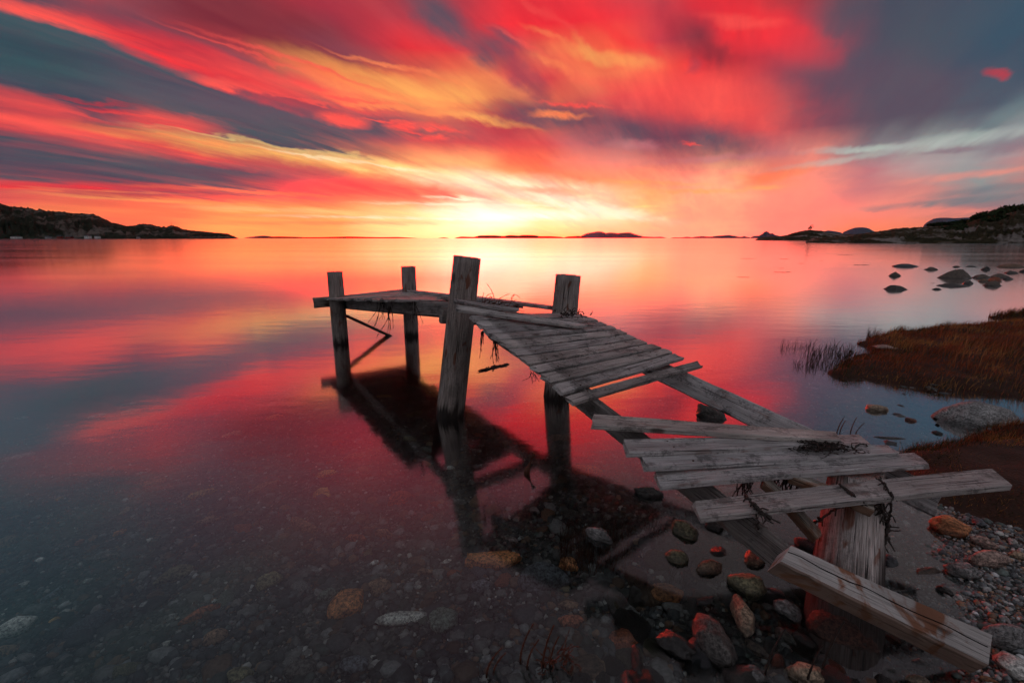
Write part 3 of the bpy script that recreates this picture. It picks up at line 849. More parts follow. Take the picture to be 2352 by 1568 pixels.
for i, (zx, zy, w, h, Y_, lb) in enumerate([
        (1850, 300, 10, 4.2, 172, 'large dark shrub halfway down the face of the right headland'),
        (1700, 290, 7, 2.8, 176, 'dark shrub on the headland face left of the large one'),
        (2150, 210, 9, 3.2, 178, 'spreading shrub high on the headland face near the right frame edge')]):
    p = ony(*R(8, zx, zy), Y_)
    bush('bush', p[0], float(Y_), max(.2, p[2]) - h * .3, w, h, lb, 'bushes on the right headland', 420, None, 30 + i)
p = ony(*R(8, 596, 274), 390)
bush('small_tree', p[0], 390., p[2] - 1.0, 3.4, 4.6, 'lone small tree on top of the low headland', None, 200, None, 60, 'tree')

# ------------------------------------------------------------------ rocks
def icos(sub):
    import bmesh
    bm = bmesh.new()
    bmesh.ops.create_icosphere(bm, subdivisions=sub, radius=1)
    v = np.array([q.co[:] for q in bm.verts]); f = np.array([[q.index for q in p.verts] for p in bm.faces])
    bm.free()
    return v, f
ICO = {k: icos(k) for k in (1, 2, 3, 4, 5)}
COLS = {'grey': (.20, .195, .19), 'dark': (.075, .068, .062), 'black': (.035, .032, .03), 'tan': (.34, .25, .17), 'pink': (.34, .24, .20),
        'orange': (.42, .17, .07), 'rust': (.24, .075, .04), 'pale': (.42, .41, .38), 'slate': (.085, .09, .10), 'olive': (.15, .135, .08),
        'green': (.11, .13, .11), 'brown': (.16, .10, .065), 'white': (.60, .58, .55), 'ochre': (.36, .22, .09), 'farm': (.10, .08, .065)}
def rock(c, a, b, h, yaw, colname, label, group='stones', sub=4, angular=.5, seed=0, name='rock', cat='rock', peak=0):
    rg = np.random.default_rng(seed + 100)
    v, f = ICO[sub]
    v = v.copy()
    # a few flattened faces give worn corners
    for k in range(int(7 + 12 * angular)):
        d = rg.normal(size=3); d[2] *= .8; d /= np.linalg.norm(d)
        lim = rg.uniform(.62 if angular > .5 else .74, .93)
        s = v @ d
        ex = np.clip(s - lim, 0, None)
        v -= np.outer(ex * (.9 if angular > .5 else .7), d)
    if rg.random() < .7:
        v[:, 0] *= 1 + .18 * v[:, 1] * rg.choice([-1, 1])
    off = Vector(rg.uniform(0, 50, 3))
    rr = np.array([mn.fractal(Vector(p) * 1.3 + off, .8, 2., 4) for p in v])
    fine = np.array([mn.noise(Vector(p) * 6 + off) for p in v])
    v = v * (1 + (.10 + .12 * angular) * rr + .02 * fine)[:, None]
    if peak:
        k_ = 1 - peak * np.clip(v[:, 2], 0, 1) ** .8
        v[:, 0] *= k_; v[:, 1] *= k_
    v[:, 0] *= a; v[:, 1] *= b; v[:, 2] *= h
    me = mesh(name, v, f, M_ROCK, True)
    o = obj(name, me, None, c)
    o.rotation_euler = (rg.uniform(-.08, .08), rg.uniform(-.08, .08), yaw)
    k = COLS[colname]
    g = rg.uniform(.85, 1.15) * (2.2 if group == 'stones lying under the clear shallow water' else 1.15)
    o.color = (k[0] * g, k[1] * g, k[2] * g, 1)
    return tag(o, label, cat, group)

nrock = [0]
def rock_px(reg, cx, cy, mj, mn_, col, label, group, level='bed', angular=.5, sub=4, sinkf=.35, hk=.6, cat='rock'):
    """stone seen around (cx,cy): mj = half long axis as it runs in the view, mn_ = half short axis"""
    X0, Y0 = R(reg, cx, cy)
    k = REG[reg][2]
    mjx, mjy = mj[0] * k, mj[1] * k
    mlen = math.hypot(mjx, mjy)
    px_, py_ = -mjy / mlen * mn_ * k, mjx / mlen * mn_ * k
    z = 0.
    for _ in range(6):
        c = onz(X0, Y0, z)
        if level == 'bed':
            z = gz(c[0], c[1]) + .4 * 0.02
        elif level == 'water':
            z = .0
    e = onz(X0 + mjx, Y0 + mjy, z); e2 = onz(X0 - mjx, Y0 - mjy, z)
    a = np.linalg.norm(e - e2) / 2; yaw = math.atan2(*(e - e2)[1::-1])
    g1 = onz(X0 + px_, Y0 + py_, z); g2 = onz(X0 - px_, Y0 - py_, z)
    bap = np.linalg.norm(g1 - g2) / 2
    dep = math.atan2(H - z, math.hypot(c[0], c[1]))
    lo = min(a, bap)
    hgt = min(hk * lo, .95 * bap * math.tan(dep) if dep < 1 else lo)
    b = math.sqrt(max(bap ** 2 - (hgt / math.tan(dep)) ** 2, (.45 * bap) ** 2))
    if dep < .25:   # far stones: seen edge-on, so the height carries the outline
        hgt = bap * math.tan(dep) * 1.0; b = a * .7
        hgt = max(hgt, .04 * a)
    b = min(b, a * 1.3)
    zc = z + hgt * sinkf if level != 'water' else hgt * .15
    c = onz(X0, Y0, zc)
    nrock[0] += 1
    return rock(tuple(c), a, b, hgt, yaw, col, label, group, sub, angular, nrock[0], cat=cat)

G1 = 'rim-lit stones beside the pier'
# stones breaking the surface under and beside the ramp
for t in [
 (6, 735, 68, (118, 22), 58, 'dark', 'dark wedge rock with red-lit edge just left of the slipped planks', .8, 'water'),
 (6, 368, 412, (112, 38), 66, 'grey', 'speckled grey block in the water, alone left of the ramp', .8, 'water'),
 (6, 1030, 368, (95, 62), 78, 'olive', 'rounded olive rock between the stringer and the alone-standing grey block', .3, 'water'),
 (6, 1275, 335, (85, 32), 52, 'dark', 'dark rock under the left end of the kelp-bound plank', .7, 'water'),
 (6, 975, 580, (98, 26), 62, 'olive', 'red-tipped domed rock below the rounded olive one', .4, 'water'),
 (6, 1235, 662, (98, -18), 70, 'brown', 'smooth brown domed stone right of the red-tipped one', .2, 'water'),
 (6, 1585, 600, (88, 40), 82, 'brown', 'ridged brown rock with red streaks under the stringer foot', .7, 'water'),
 (6, 1528, 800, (158, 28), 100, 'olive', 'broad speckled olive boulder left of the fallen beam', .25, 'water'),
 (6, 1502, 1045, (62, 158), 92, 'tan', 'smooth upright tan oval stone below the broad olive boulder', .15, 'water'),
 (6, 1200, 925, (68, -22), 38, 'black', 'little black rock with a red edge left of the tan oval stone', .9, 'water'),
 (6, 1265, 1248, (95, 205), 155, 'dark', 'largest dark glittering boulder at the bottom, left of the tan oval stone', .5, 'water'),
 (6, 955, 1272, (150, 92), 92, 'black', 'jagged black rock left of the largest glittering boulder', .9, 'water'),
 (6, 665, 1402, (18, 138), 62, 'black', 'narrow upright black rock near the bottom frame edge', .8, 'water'),
 (6, 1832, 990, (132, 62), 82, 'grey', 'angular grey rock against the foot of the thick pile', .85, 'water'),
 (6, 1820, 1205, (92, 92), 48, 'pale', 'flat banded pale stone below the angular grey rock', .7, 'bed'),
 (6, 1600, 1300, (95, 78), 46, 'pink', 'long pinkish stone left of the banded pale one', .6, 'bed'),
 (6, 1575, 1505, (132, 12), 70, 'grey', 'flat-topped grey slab at the bottom frame edge', .9, 'water'),
 (5, 565, 1330, (235, 45), 105, 'tan', 'big blocky tan rock at the bottom frame edge beside the flat slab', .85, 'water'),
 (3, 1300, 190, (160, 42), 88, 'dark', 'dark rock in the water behind the right stringer', .7, 'water')]:
    rock_px(t[0], t[1], t[2], t[3], t[4], t[5], t[6], G1, t[8], t[7])
# submerged stones in front of the ramp
G2 = 'stones lying under the clear shallow water'
for t in [
 (6, 885, 870, (160, 22), 92, 'orange', 'orange speckled triangular stone under water above the narrow black rock', .8),
 (6, 575, 1020, (105, 12), 68, 'grey', 'rounded grey stone under water left of the orange triangular one', .4),
 (6, 120, 640, (70, 45), 70, 'orange', 'orange-sided stone under water right of the big slate stone', .7),
 (6, 120, 960, (92, 8), 48, 'brown', 'dull brown block under water below the orange-sided stone', .8),
 (6, 140, 1085, (108, 12), 70, 'rust', 'rust-red stone with a bright red edge near the pale lens stone', .6),
 (6, 280, 1450, (190, -20), 115, 'brown', 'broad brown slab under water behind the seaweed stalks', .5),
 (6, 560, 1215, (138, 0), 80, 'rust', 'broad rust-red stone under water above the narrow black rock', .3),
 (9, 2110, 550, (210, 15), 145, 'slate', 'large smooth slate-blue stone under water', .2),
 (9, 1690, 405, (240, 0), 112, 'orange', 'bright orange layered slab under water below the pier shadow', .8),
 (9, 500, 750, (170, -60), 130, 'orange', 'bright orange lump under water right of centre bottom left', .6),
 (9, 940, 870, (215, -18), 62, 'pale', 'pale lens-shaped stone under water', .3),
 (9, 1290, 890, (118, 20), 122, 'green', 'round grey-green stone right of the pale lens-shaped one', .5),
 (9, 335, 670, (92, -38), 46, 'green', 'grey-green stone touching the left of the orange lump', .5),
 (9, 760, 605, (100, -20), 78, 'brown', 'brown slab under water above the pale lens-shaped stone', .8),
 (9, 130, 115, (110, 40), 82, 'brown', 'brown stone under water high left of the orange lump', .7),
 (9, 720, 412, (42, -8), 26, 'white', 'small white stone under water right of the brown one', .6),
 (9, 1310, 402, (56, -22), 22, 'pale', 'slim pale stone left of the bright orange slab', .7),
 (9, 1830, 225, (70, 25), 35, 'grey', 'pointed grey stone above the bright orange slab', .9),
 (9, 1140, 482, (72, 4), 26, 'brown', 'flat brown stone left below the bright orange slab', .4),
 (9, 560, 215, (80, 15), 52, 'rust', 'rust stone under water between the white stone and the high brown one', .7),
 (9, 560, 1250, (130, -10), 90, 'slate', 'dark slate stone under water near the bottom edge below the lens stone', .4),
 (9, 1580, 900, (60, 15), 32, 'grey', 'grey chip under water right of the round grey-green stone', .8),
 (9, 720, 1190, (30, 20), 26, 'pale', 'small square pale stone under water near the bottom edge', .9),
 (9, 800, 180, (80, 10), 50, 'brown', 'dull brown stone under water below the tip of the beam reflection', .5),
 (9, 120, 1290, (150, -30), 85, 'dark', 'big dark stone under water by the bottom edge, left of the slate one', .4),
 (9, 1590, 610, (90, 0), 62, 'slate', 'smooth slate stone under water left of the large slate-blue one', .2),
 (0, 1430, 520, (165, -68), 62, 'olive', 'yellowish oval stone under water, largest of the lower left', .2),
 (0, 1640, 830, (175, -78), 44, 'rust', 'long reddish stone under water right of the yellowish oval', .4),
 (0, 2215, 555, (118, -45), 72, 'olive', 'speckled stone under water half way from the yellowish oval to the orange lump', .4),
 (0, 130, 945, (195, -65), 82, 'pale', 'big pale oval stone at the left frame edge', .3),
 (0, 440, 680, (105, -78), 45, 'slate', 'slate wedge under water above the big pale oval', .6),
 (0, 1965, 1340, (115, -10), 72, 'olive', 'ridged olive stone at the bottom frame edge', .5),
 (0, 985, 165, (62, -28), 22, 'orange', 'small orange stone under water above the yellowish oval', .5),
 (0, 655, 245, (50, -22), 20, 'rust', 'small red stone under water left of the small orange one', .5),
 (0, 1230, 225, (30, -10), 18, 'white', 'bright white pebble above the yellowish oval', .3),
 (0, 325, 392, (45, -16), 20, 'white', 'bright white stone near the left frame edge', .5),
 (0, 200, 590, (52, -22), 24, 'pale', 'pale stone left of the slate wedge', .4),
 (0, 720, 562, (48, -18), 18, 'pale', 'slim pale stone right of the slate wedge', .4),
 (0, 1190, 755, (38, -6), 28, 'grey', 'round grey stone left of the long reddish one', .3),
 (0, 1405, 860, (56, -22), 28, 'grey', 'grey stone touching the tip of the long reddish one', .6),
 (0, 90, 1130, (120, -25), 50, 'brown', 'brown slab under water below the big pale oval', .6),
 (0, 1365, 1075, (45, -28), 26, 'pale', 'three-cornered pale stone below the long reddish one', .9),
 (0, 1770, 1020, (110, -20), 70, 'brown', 'dull brown stone between the long reddish one and the ridged olive one', .4),
 (0, 450, 885, (55, -22), 24, 'ochre', 'ochre stone right of the big pale oval', .4),
 (0, 1700, 80, (115, -45), 42, 'brown', 'brown oval under water top right of the small orange stone', .4),
 (0, 60, 240, (100, -20), 48, 'brown', 'wide brown stone at the left edge above the bright white one', .4),
 (0, 850, 370, (160, -25), 40, 'dark', 'long dark slab under water above the slim pale stone', .4),
 (0, 1340, 250, (90, -25), 40, 'dark', 'dark stone beside the bright white pebble', .5),
 (10, 1055, 292, (70, -18), 14, 'pale', 'farther of two pale stones under the teal reflection', .4),
 (10, 1062, 355, (92, -22), 24, 'tan', 'nearer of two pale stones under the teal reflection', .4),
 (10, 795, 388, (85, -14), 16, 'pale', 'pale stone left of the two under the teal reflection', .4),
 (10, 180, 402, (62, -8), 12, 'pale', 'lone pale stone far left under the teal reflection', .4),
 (10, 1640, 240, (60, -8), 22, 'tan', 'tan stone under the red reflection right of the teal band', .4),
 (10, 1915, 540, (100, -28), 28, 'tan', 'long tan stone under the red reflection', .4),
 (10, 1260, 935, (115, -32), 30, 'rust', 'rusty oval stone under the dim red water', .4),
 (10, 1655, 1025, (125, -42), 34, 'ochre', 'ochre oval stone under the dim red water', .4),
 (10, 150, 725, (145, -35), 20, 'pale', 'long pale stone at the left edge under grey water', .3),
 (10, 2160, 980, (140, -50), 42, 'brown', 'large brown stone right of the ochre oval', .4),
 (10, 2260, 400, (75, -8), 28, 'orange', 'orange stone under the brightest red reflection', .4),
 (10, 1680, 620, (110, -40), 32, 'brown', 'brown stone between the long tan stone and the ochre oval', .4),
 (10, 485, 1065, (42, -14), 14, 'ochre', 'small ochre stone in the lower left red water', .4),
 (11, 1170, 840, (68, 18), 30, 'green', 'green oval stone in the dark shadow of the pier', .2),
 (11, 1010, 748, (62, 12), 26, 'olive', 'olive stone in the pier shadow above the green oval', .4),
 (11, 1180, 905, (55, 0), 20, 'green', 'flat green stone just below the green oval in the pier shadow', .3),
 (11, 1150, 952, (40, 22), 34, 'rust', 'rust-red stone below the green ones in the pier shadow', .5),
 (11, 1342, 977, (34, 0), 16, 'white', 'small white stone in the reflection of the leaning post', .3),
 (11, 1412, 1257, (62, 4), 24, 'grey', 'grey oval at the lower rim of the pier shadow', .3),
 (11, 925, 1232, (118, -30), 66, 'rust', 'rust-brown block under red water at the shadow rim', .7),
 (11, 300, 1188, (78, 0), 52, 'ochre', 'ochre block under the dim red water left of the pier shadow', .8),
 (11, 322, 1032, (105, -14), 32, 'ochre', 'ochre slab under the red water above the ochre block', .7),
 (11, 560, 890, (100, -22), 32, 'brown', 'brown slab under the red water left of the pier shadow', .5),
 (11, 1560, 840, (48, 4), 16, 'grey', 'grey stone in the shadow right of the leaning post', .4),
 (11, 800, 392, (62, 4), 12, 'ochre', 'ochre stone under the platform shadow', .4),
 (11, 1015, 332, (92, -12), 10, 'olive', 'long olive stone under the far posts', .4),
 (11, 1050, 540, (70, -25), 26, 'olive', 'olive stone just left of the leaning post foot', .5),
 (11, 2260, 740, (110, 15), 35, 'brown', 'brown stone under water right of the ramp post', .4),
 (11, 2460, 1010, (130, 25), 55, 'orange', 'dim orange boulder under water below the slipped plank ends', .3)]:
    rock_px(t[0], t[1], t[2], t[3], t[4], t[5], t[6], G2, 'bed', t[7], 3)
# many lesser stones on the bed that nothing tells apart
ls_rg = np.random.default_rng(5)
protos = []
for i in range(84):
    ang = ls_rg.uniform(-.86, .55); r_ = ls_rg.uniform(1.5, 7.5)
    x, y = r_ * math.sin(ang), r_ * math.cos(ang)
    s_ = (x - 1.3) * -.75 + (y - 1.3) * .66
    if s_ < .15 or (y > 3 and x > 2): continue
    sz = float(np.clip(ls_rg.lognormal(-3.25, .35), .022, .085))
    colk = ['grey', 'brown', 'slate', 'dark', 'olive', 'rust', 'green', 'tan'][ls_rg.integers(8)]
    z = gz(x, y)
    if len(protos) < 12:
        o = rock((x, y, z + .004), 1., .68, .42, ls_rg.uniform(0, 3.1), colk, 'fist-sized stone lying among the gravel on the sea bed', 'fist-sized stones on the sea bed', 3, .5, 500 + i)
        protos.append(o)
    else:
        o = protos[i % 12].copy(); COL.objects.link(o)
        o.location = (x, y, z + .004); o.rotation_euler = (0, 0, ls_rg.uniform(0, 6.28))
        k = COLS[colk]; o.color = (k[0] * 1.9, k[1] * 1.9, k[2] * 1.9, 1)
    o.scale = (sz * 1.2, sz * 1.2, sz * 1.2)

G5 = 'dark wet stones crowded round the foot of the thick pile'
pk_rg = np.random.default_rng(21)
pr = []
for i in range(118):
    y = pk_rg.uniform(1.02, 2.15); x = pk_rg.uniform(.25, 1.95)
    s_ = (x - 1.3) * -.75 + (y - 1.3) * .66
    if not (-.05 < s_ < .95) or math.hypot(x - 1.385, y - 1.6) < .2: continue
    sz = float(np.clip(pk_rg.lognormal(-3.05, .38), .024, .085))
    colk = ['dark', 'brown', 'black', 'olive', 'grey', 'dark', 'rust', 'slate'][pk_rg.integers(8)]
    loc = (x, y, gz(x, y) + sz * .25)
    if len(pr) < 14:
        o = rock(loc, 1., pk_rg.uniform(.6, .85), pk_rg.uniform(.55, .75), 0, colk, 'dark wet stone in the crowd at the foot of the thick pile', G5, 3, .75, 900 + i)
        pr.append(o)
    else:
        o = pr[i % 14].copy(); COL.objects.link(o)
        o.location = loc
        k = COLS[colk]; o.color = (*k, 1)
    o.rotation_euler = (pk_rg.uniform(-.3, .3), pk_rg.uniform(-.3, .3), pk_rg.uniform(0, 6.28))
    o.scale = (sz * 1.15,) * 3

# beach stones
G3 = 'stones on the gravel beach'
for t in [
 (5, 1745, 118, (165, 42), 82, 'orange', 'smooth orange boulder at the edge of the gravel below the grassy bank', .3, 'bed'),
 (5, 2020, 248, (122, 42), 48, 'pink', 'pinkish stone right below the smooth orange boulder', .5, 'bed'),
 (5, 2072, 385, (160, -12), 80, 'pink', 'coarse pink granite stone, right one of the beach pair', .35, 'bed'),
 (5, 1855, 488, (155, 42), 66, 'grey', 'grey granite stone left below the pink granite one', .4, 'bed'),
 (5, 1560, 488, (120, -12), 44, 'brown', 'brown banded stone at the water edge left of the grey granite', .8, 'bed'),
 (5, 2220, 1020, (205, 10), 108, 'grey', 'large grey boulder at the right frame edge beyond the end of the beam', .4, 'bed'),
 (5, 2265, 1262, (140, 20), 100, 'pale', 'pale boulder at the right frame edge below the beam end', .5, 'bed'),
 (5, 1500, 1250, (82, 12), 46, 'grey', 'grey stone in the gravel under the lower side of the beam', .4, 'bed'),
 (5, 1480, 1375, (108, 10), 46, 'tan', 'tan stone at the bottom frame edge below the beam', .3, 'bed'),
 (5, 1268, 1330, (80, 10), 52, 'green', 'dark green mossy stone left of the tan one under the beam', .4, 'bed'),
 (5, 1240, 395, (58, 40), 72, 'slate', 'slate stone half hidden behind the thick pile', .3, 'water'),
 (5, 1258, 1042, (95, 40), 46, 'rust', 'rust-brown stone between the thick pile and the gravel', .7, 'bed'),
 (5, 2255, 238, (45, 10), 26, 'pale', 'small pale stone at the right frame edge beside the pinkish one', .5, 'bed'),
 (5, 1690, 640, (88, 40), 36, 'dark', 'dark slab in the gravel above the middle of the beam', .8, 'bed'),
 (5, 2040, 1370, (80, 12), 30, 'orange', 'small orange stone at the bottom frame edge below the beam end', .6, 'bed'),
 (5, 1970, 75, (60, 10), 40, 'slate', 'flat slate stone in the gravel right of the orange boulder', .7, 'bed'),
 (5, 1500, 650, (60, 12), 22, 'grey', 'flat grey stone in the gravel just above the beam', .6, 'bed'),
 (5, 2300, 350, (70, 10), 36, 'tan', 'tan stone at the right frame edge beside the pink granite', .5, 'bed'),
 (4, 1485, 330, (100, 0), 30, 'dark', 'dark stone on the tip of the mossy bank behind the plank ends', .6, 'bed'),
 
 (7, 940, 1300, (100, 8), 38, 'tan', 'tan stone in the water left of the big smooth grey boulder', .4, 'water'),
 (7, 1220, 1392, (46, 8), 20, 'rust', 'small reddish stone barely awash left of the big grey boulder', .4, 'water'),
 (7, 1430, 1492, (46, 12), 18, 'black', 'small black stone awash below the big grey boulder', .5, 'water'),
 (7, 1080, 1545, (150, 8), 22, 'dark', 'long dark shelf of rock just under the water behind the planks', .3, 'bed'),
 (7, 1010, 808, (110, 8), 14, 'pink', 'flat pale slab on the tip of the red grass bank', .6, 'bed')]:
    rock_px(t[0], t[1], t[2], t[3], t[4], t[5], t[6], G3, t[8], t[7])
COLS['wetrust'] = (.05, .022, .015)
rock_px(5, 850, 985, (285, 50), 195, 'wetrust', 'dark red-brown wet boulder at the foot of the thick pile', G1, 'water', .3, 4)

COLS['boulder'] = (.22, .22, .215)
_c = onz(*R(7, 1785, 1415), 0.)
rock((_c[0], _c[1] + .05, .015), .315, .20, .155, -.12, 'boulder', 'big smooth grey boulder in the inlet between the grassy banks', G3, 5, .15, 4242, peak=.25)

# rocks off the shore on the right, out in the bay
G4 = 'rocks standing out of the bay at the right'
for (x0, y0, x1, y1, col, lb) in [
 (1315, 553, 1545, 580, 'slate', 'long low dark rock, farthest left of the far row in the bay'),
 (1548, 578, 1668, 604, 'farm', 'flat brownish rock right below the long low dark one'),
 (1255, 620, 1358, 656, 'farm', 'rounded rock left of the big conical one'),
 (1225, 727, 1403, 769, 'dark', 'nearest rock of the bay, lens-shaped, alone at the left'),
 (1715, 596, 1950, 680, 'farm', 'biggest conical rock in the bay'),
 (1775, 567, 1840, 581, 'farm', 'tiny rock behind the left flank of the conical one'),
 (1888, 565, 1965, 577, 'dark', 'tiny flat rock behind the right flank of the conical one'),
 (2016, 574, 2092, 606, 'black', 'small round black rock right behind the conical one'),
 (2165, 548, 2380, 586, 'brown', 'wide brown rock at the right frame edge, farthest out'),
 (1952, 635, 2090, 673, 'farm', 'rock touching the right foot of the conical one'),
 (1867, 687, 1945, 720, 'dark', 'small dark dome in front of the conical rock'),
 (1672, 714, 1900, 740, 'dark', 'long flat dark rock in front of the conical one'),
 (1610, 749, 1685, 765, 'dark', 'small flat rock nearest below the long flat one'),
 (2095, 632, 2255, 668, 'farm', 'low greenish rock at the back of the right cluster'),
 (2065, 657, 2185, 704, 'rust', 'reddish rock in the middle of the right cluster'),
 (1988, 673, 2075, 701, 'brown', 'low brown rock at the left of the right cluster'),
 (2050, 691, 2205, 738, 'farm', 'front rock of the right cluster'),
 (2190, 655, 2275, 683, 'dark', 'flat dark rock at the right end of the right cluster'),
 (2215, 607, 2330, 633, 'dark', 'low rock between the right cluster and the wide brown one'),
 (2320, 596, 2400, 622, 'black', 'black rock cut by the right frame edge')]:
    xb, yb = R(8, (x0 + x1) / 2, y1 - .10 * (y1 - y0))
    c = onz(xb, yb, 0.); zc_ = c[1] * cp + H * sp
    a_ = (x1 - x0) / 2 * .28 * zc_ / F; h_ = (y1 - y0) * .9 * .28 * zc_ / F
    nrock[0] += 1
    b_ = min(a_ * .7, 1.6 * h_ + .3)
    peak = 'conical' in lb and lb.startswith('biggest')
    rock((c[0], c[1] + b_ * .5, -.05 * h_), a_ * 1.04, b_, h_ * (1.15 if peak else 1.0), rng.uniform(-.25, .25), col, lb, G4, 4, .4, nrock[0], peak=.55 if peak else .38)

# ------------------------------------------------------------------ gravel
def scatter(name, x, y, size, squash, colors, label, sub=1, lift=.25):
    v0, f0 = ICO[sub]
    n = len(x); m = len(v0)
    yaw = rng.uniform(0, 2 * np.pi, n)
    jit = 1 + rng.uniform(-.22, .22, (n, m))
    el_ = rng.uniform(.55, 1., n)
    vx = v0[None, :, 0] * jit * size[:, None]
    vy = v0[None, :, 1] * jit * (size * el_)[:, None]
    vz = v0[None, :, 2] * jit * (size * squash)[:, None]
    tilt = rng.uniform(-.4, .4, n)[:, None]
    vx, vz = vx * np.cos(tilt) - vz * np.sin(tilt), vx * np.sin(tilt) + vz * np.cos(tilt)
    cx = np.cos(yaw)[:, None]; sx = np.sin(yaw)[:, None]
    zz_ = ground_z(x, y) + size * squash * lift
    V = np.stack([vx * cx - vy * sx + x[:, None], vx * sx + vy * cx + y[:, None], vz + zz_[:, None]], -1).reshape(-1, 3)
    Fc = (f0[None] + (np.arange(n) * m)[:, None, None]).reshape(-1, 3)
    C = np.repeat(colors, m, 0)
    o = obj(name, mesh(name, V, Fc, M_PEBBLE, True, C))
    return tag(o, label, 'gravel', kind='stuff')
def pebble_colors(n, bright=1.):
    base = rng.choice(5, n, p=[.45, .22, .15, .12, .06])
    pal = np.array([(.06, .064, .066), (.13, .125, .12), (.12, .075, .05), (.045, .055, .05), (.34, .33, .31)])
    c = pal[base] * rng.lognormal(0, .35, n)[:, None]
    return np.clip(c * bright, 0, .7)
N = 52000
r_ = .9 + 8.1 * rng.random(N) ** 1.15
a_ = rng.uniform(-.96, .86, N)
px_, py_ = r_ * np.sin(a_), r_ * np.cos(a_)
s_ = (px_ - 1.3) * -.75 + (py_ - 1.3) * .66
k = (s_ > -.1) | (py_ > 2.9)
px_, py_ = px_[k], py_[k]
k = (poly_in(px_, py_, BANK1) < 0) & (poly_in(px_, py_, BANK2) < 0)
px_, py_ = px_[k], py_[k]
sz = np.clip(rng.lognormal(-4.75, .5, len(px_)), .004, .035)
scatter('seabed_gravel', px_, py_, sz, rng.uniform(.4, .75, len(px_)), pebble_colors(len(px_), 1.7), 'mixed gravel covering the sea bed under the shallow water')
N = 9000
r_ = 1.0 + 7.5 * rng.random(N) ** 1.3
a_ = rng.uniform(-.94, .8, N)
px_, py_ = r_ * np.sin(a_), r_ * np.cos(a_)
s_ = (px_ - 1.3) * -.75 + (py_ - 1.3) * .66
k = ((s_ > -.05) | (py_ > 2.9)) & (poly_in(px_, py_, BANK1) < 0) & (poly_in(px_, py_, BANK2) < 0)
px_, py_ = px_[k], py_[k]
sz = np.clip(rng.lognormal(-3.75, .42, len(px_)), .012, .07)
cc = np.minimum(pebble_colors(len(px_), 1.15), .30)
scatter('seabed_cobbles', px_, py_, sz, rng.uniform(.35, .6, len(px_)), cc, 'egg-sized stones strewn over the gravel of the sea bed', 2, .2)
N = 34000
px_ = rng.uniform(1.1, 3.6, N); py_ = rng.uniform(1.0, 3.0, N)
s_ = (px_ - 1.3) * -.75 + (py_ - 1.3) * .66
k = (s_ < .12) & (px_ < py_ * 1.25 + .5) & (poly_in(px_, py_, BANK2) < -.02)
px_, py_ = px_[k], py_[k]
sz = np.clip(rng.lognormal(-4.85, .42, len(px_)), .004, .026)
scatter('beach_gravel', px_, py_, sz, rng.uniform(.45, .8, len(px_)), pebble_colors(len(px_), 2.3), 'grey pebble gravel of the beach at the lower right')

# ------------------------------------------------------------------ the pier
LP = np.array([-.565, 3.915, 0]); RP = np.array([.436, 4.344, 0])
DV = np.array([.586, -.8103, 0]); NV = np.array([.8103, .586, 0])
pier = empty('ruined_pier', (0.2, 4.2, 0), 'collapsed grey wooden pier on round piles, its ramp sagging to the shore', 'pier')

def frame_of(x, up):
    x = np.array(x, float); x /= np.linalg.norm(x)
    z = np.array(up, float); z = z - np.dot(z, x) * x; z /= np.linalg.norm(z)
    y = np.cross(z, x)
    return x, y, z
def plank4(name, A0, A1, B0, B1, th, mat, parent=None, seed=0, seg=14, warp=.004, ragged=.006, label=None, chamfer=.12):
    """board whose top face has corners A0,A1 (one end) and B0,B1 (other end)"""
    rg = np.random.default_rng(seed + 9000)
    A0, A1, B0, B1 = [np.array(q, float) for q in (A0, A1, B0, B1)]
    o = (A0 + A1) / 2; x = (B0 + B1) / 2 - o
    yv = (A0 - A1) + (B0 - B1)
    n = np.cross(x, yv)
    if n[2] < 0: n = -n
    ex, ey, ez = frame_of(x, n)
    Rm = np.stack([ex, ey, ez])
    loc = [Rm @ (q - o) for q in (A0, A1, B0, B1)]
    c = chamfer * th
    V = []
    bow = rg.uniform(-1, 1) * warp * 1.5
    tw = rg.uniform(-1, 1) * warp
    for i in range(seg + 1):
        t = i / seg
        p0 = loc[0] * (1 - t) + loc[2] * t
        p1 = loc[1] * (1 - t) + loc[3] * t
        dz = bow * math.sin(math.pi * t) + rg.uniform(-.3, .3) * warp * .3
        w = p1 - p0; wl = np.linalg.norm(w); wu = w / wl
        e0 = rg.normal() * .0012; e1 = rg.normal() * .0012
        p0 = p0 + wu * e0; p1 = p1 + wu * e1
        prof = [(0 + c, 0), (wl / 2, 0), (wl - c, 0), (wl, -c), (wl, -th + c), (wl - c, -th), (c, -th), (0, -th + c), (0, -c)]
        for (s, h) in prof:
            q = p0 + wu * s + np.array([0, 0, h + dz + tw * (s / wl - .5) * math.cos(3 * t)])
            if i in (0, seg):
                q = q + np.array([rg.normal() * ragged * (1 if i else -1), 0, 0])
            V.append(q)
    m = 9
    Fc = []
    for i in range(seg):
        for k in range(m):
            Fc.append((i * m + k, i * m + (k + 1) % m, (i + 1) * m + (k + 1) % m, (i + 1) * m + k))
    Fc.append(tuple(range(m))[::-1]); Fc.append(tuple(range(seg * m, seg * m + m)))
    me = mesh(name, np.array(V), Fc, mat)
    mw = np.eye(4); mw[:3, 0] = ex; mw[:3, 1] = ey; mw[:3, 2] = ez; mw[:3, 3] = o
    ob = obj(name, me, parent, None, mw)
    if label: ob['label'] = label
    return ob
def beam(name, p0, p1, w, h, side, mat, parent=None, seed=0, label=None, **kw):
    """p0,p1: centre line of the top face; w measured along `side`"""
    p0 = np.array(p0, float); p1 = np.array(p1, float); s = np.array(side, float)
    s /= np.linalg.norm(s)
    return plank4(name, p0 + s * w / 2, p0 - s * w / 2, p1 + s * w / 2, p1 - s * w / 2, h, mat, parent, seed, label=label, **kw)

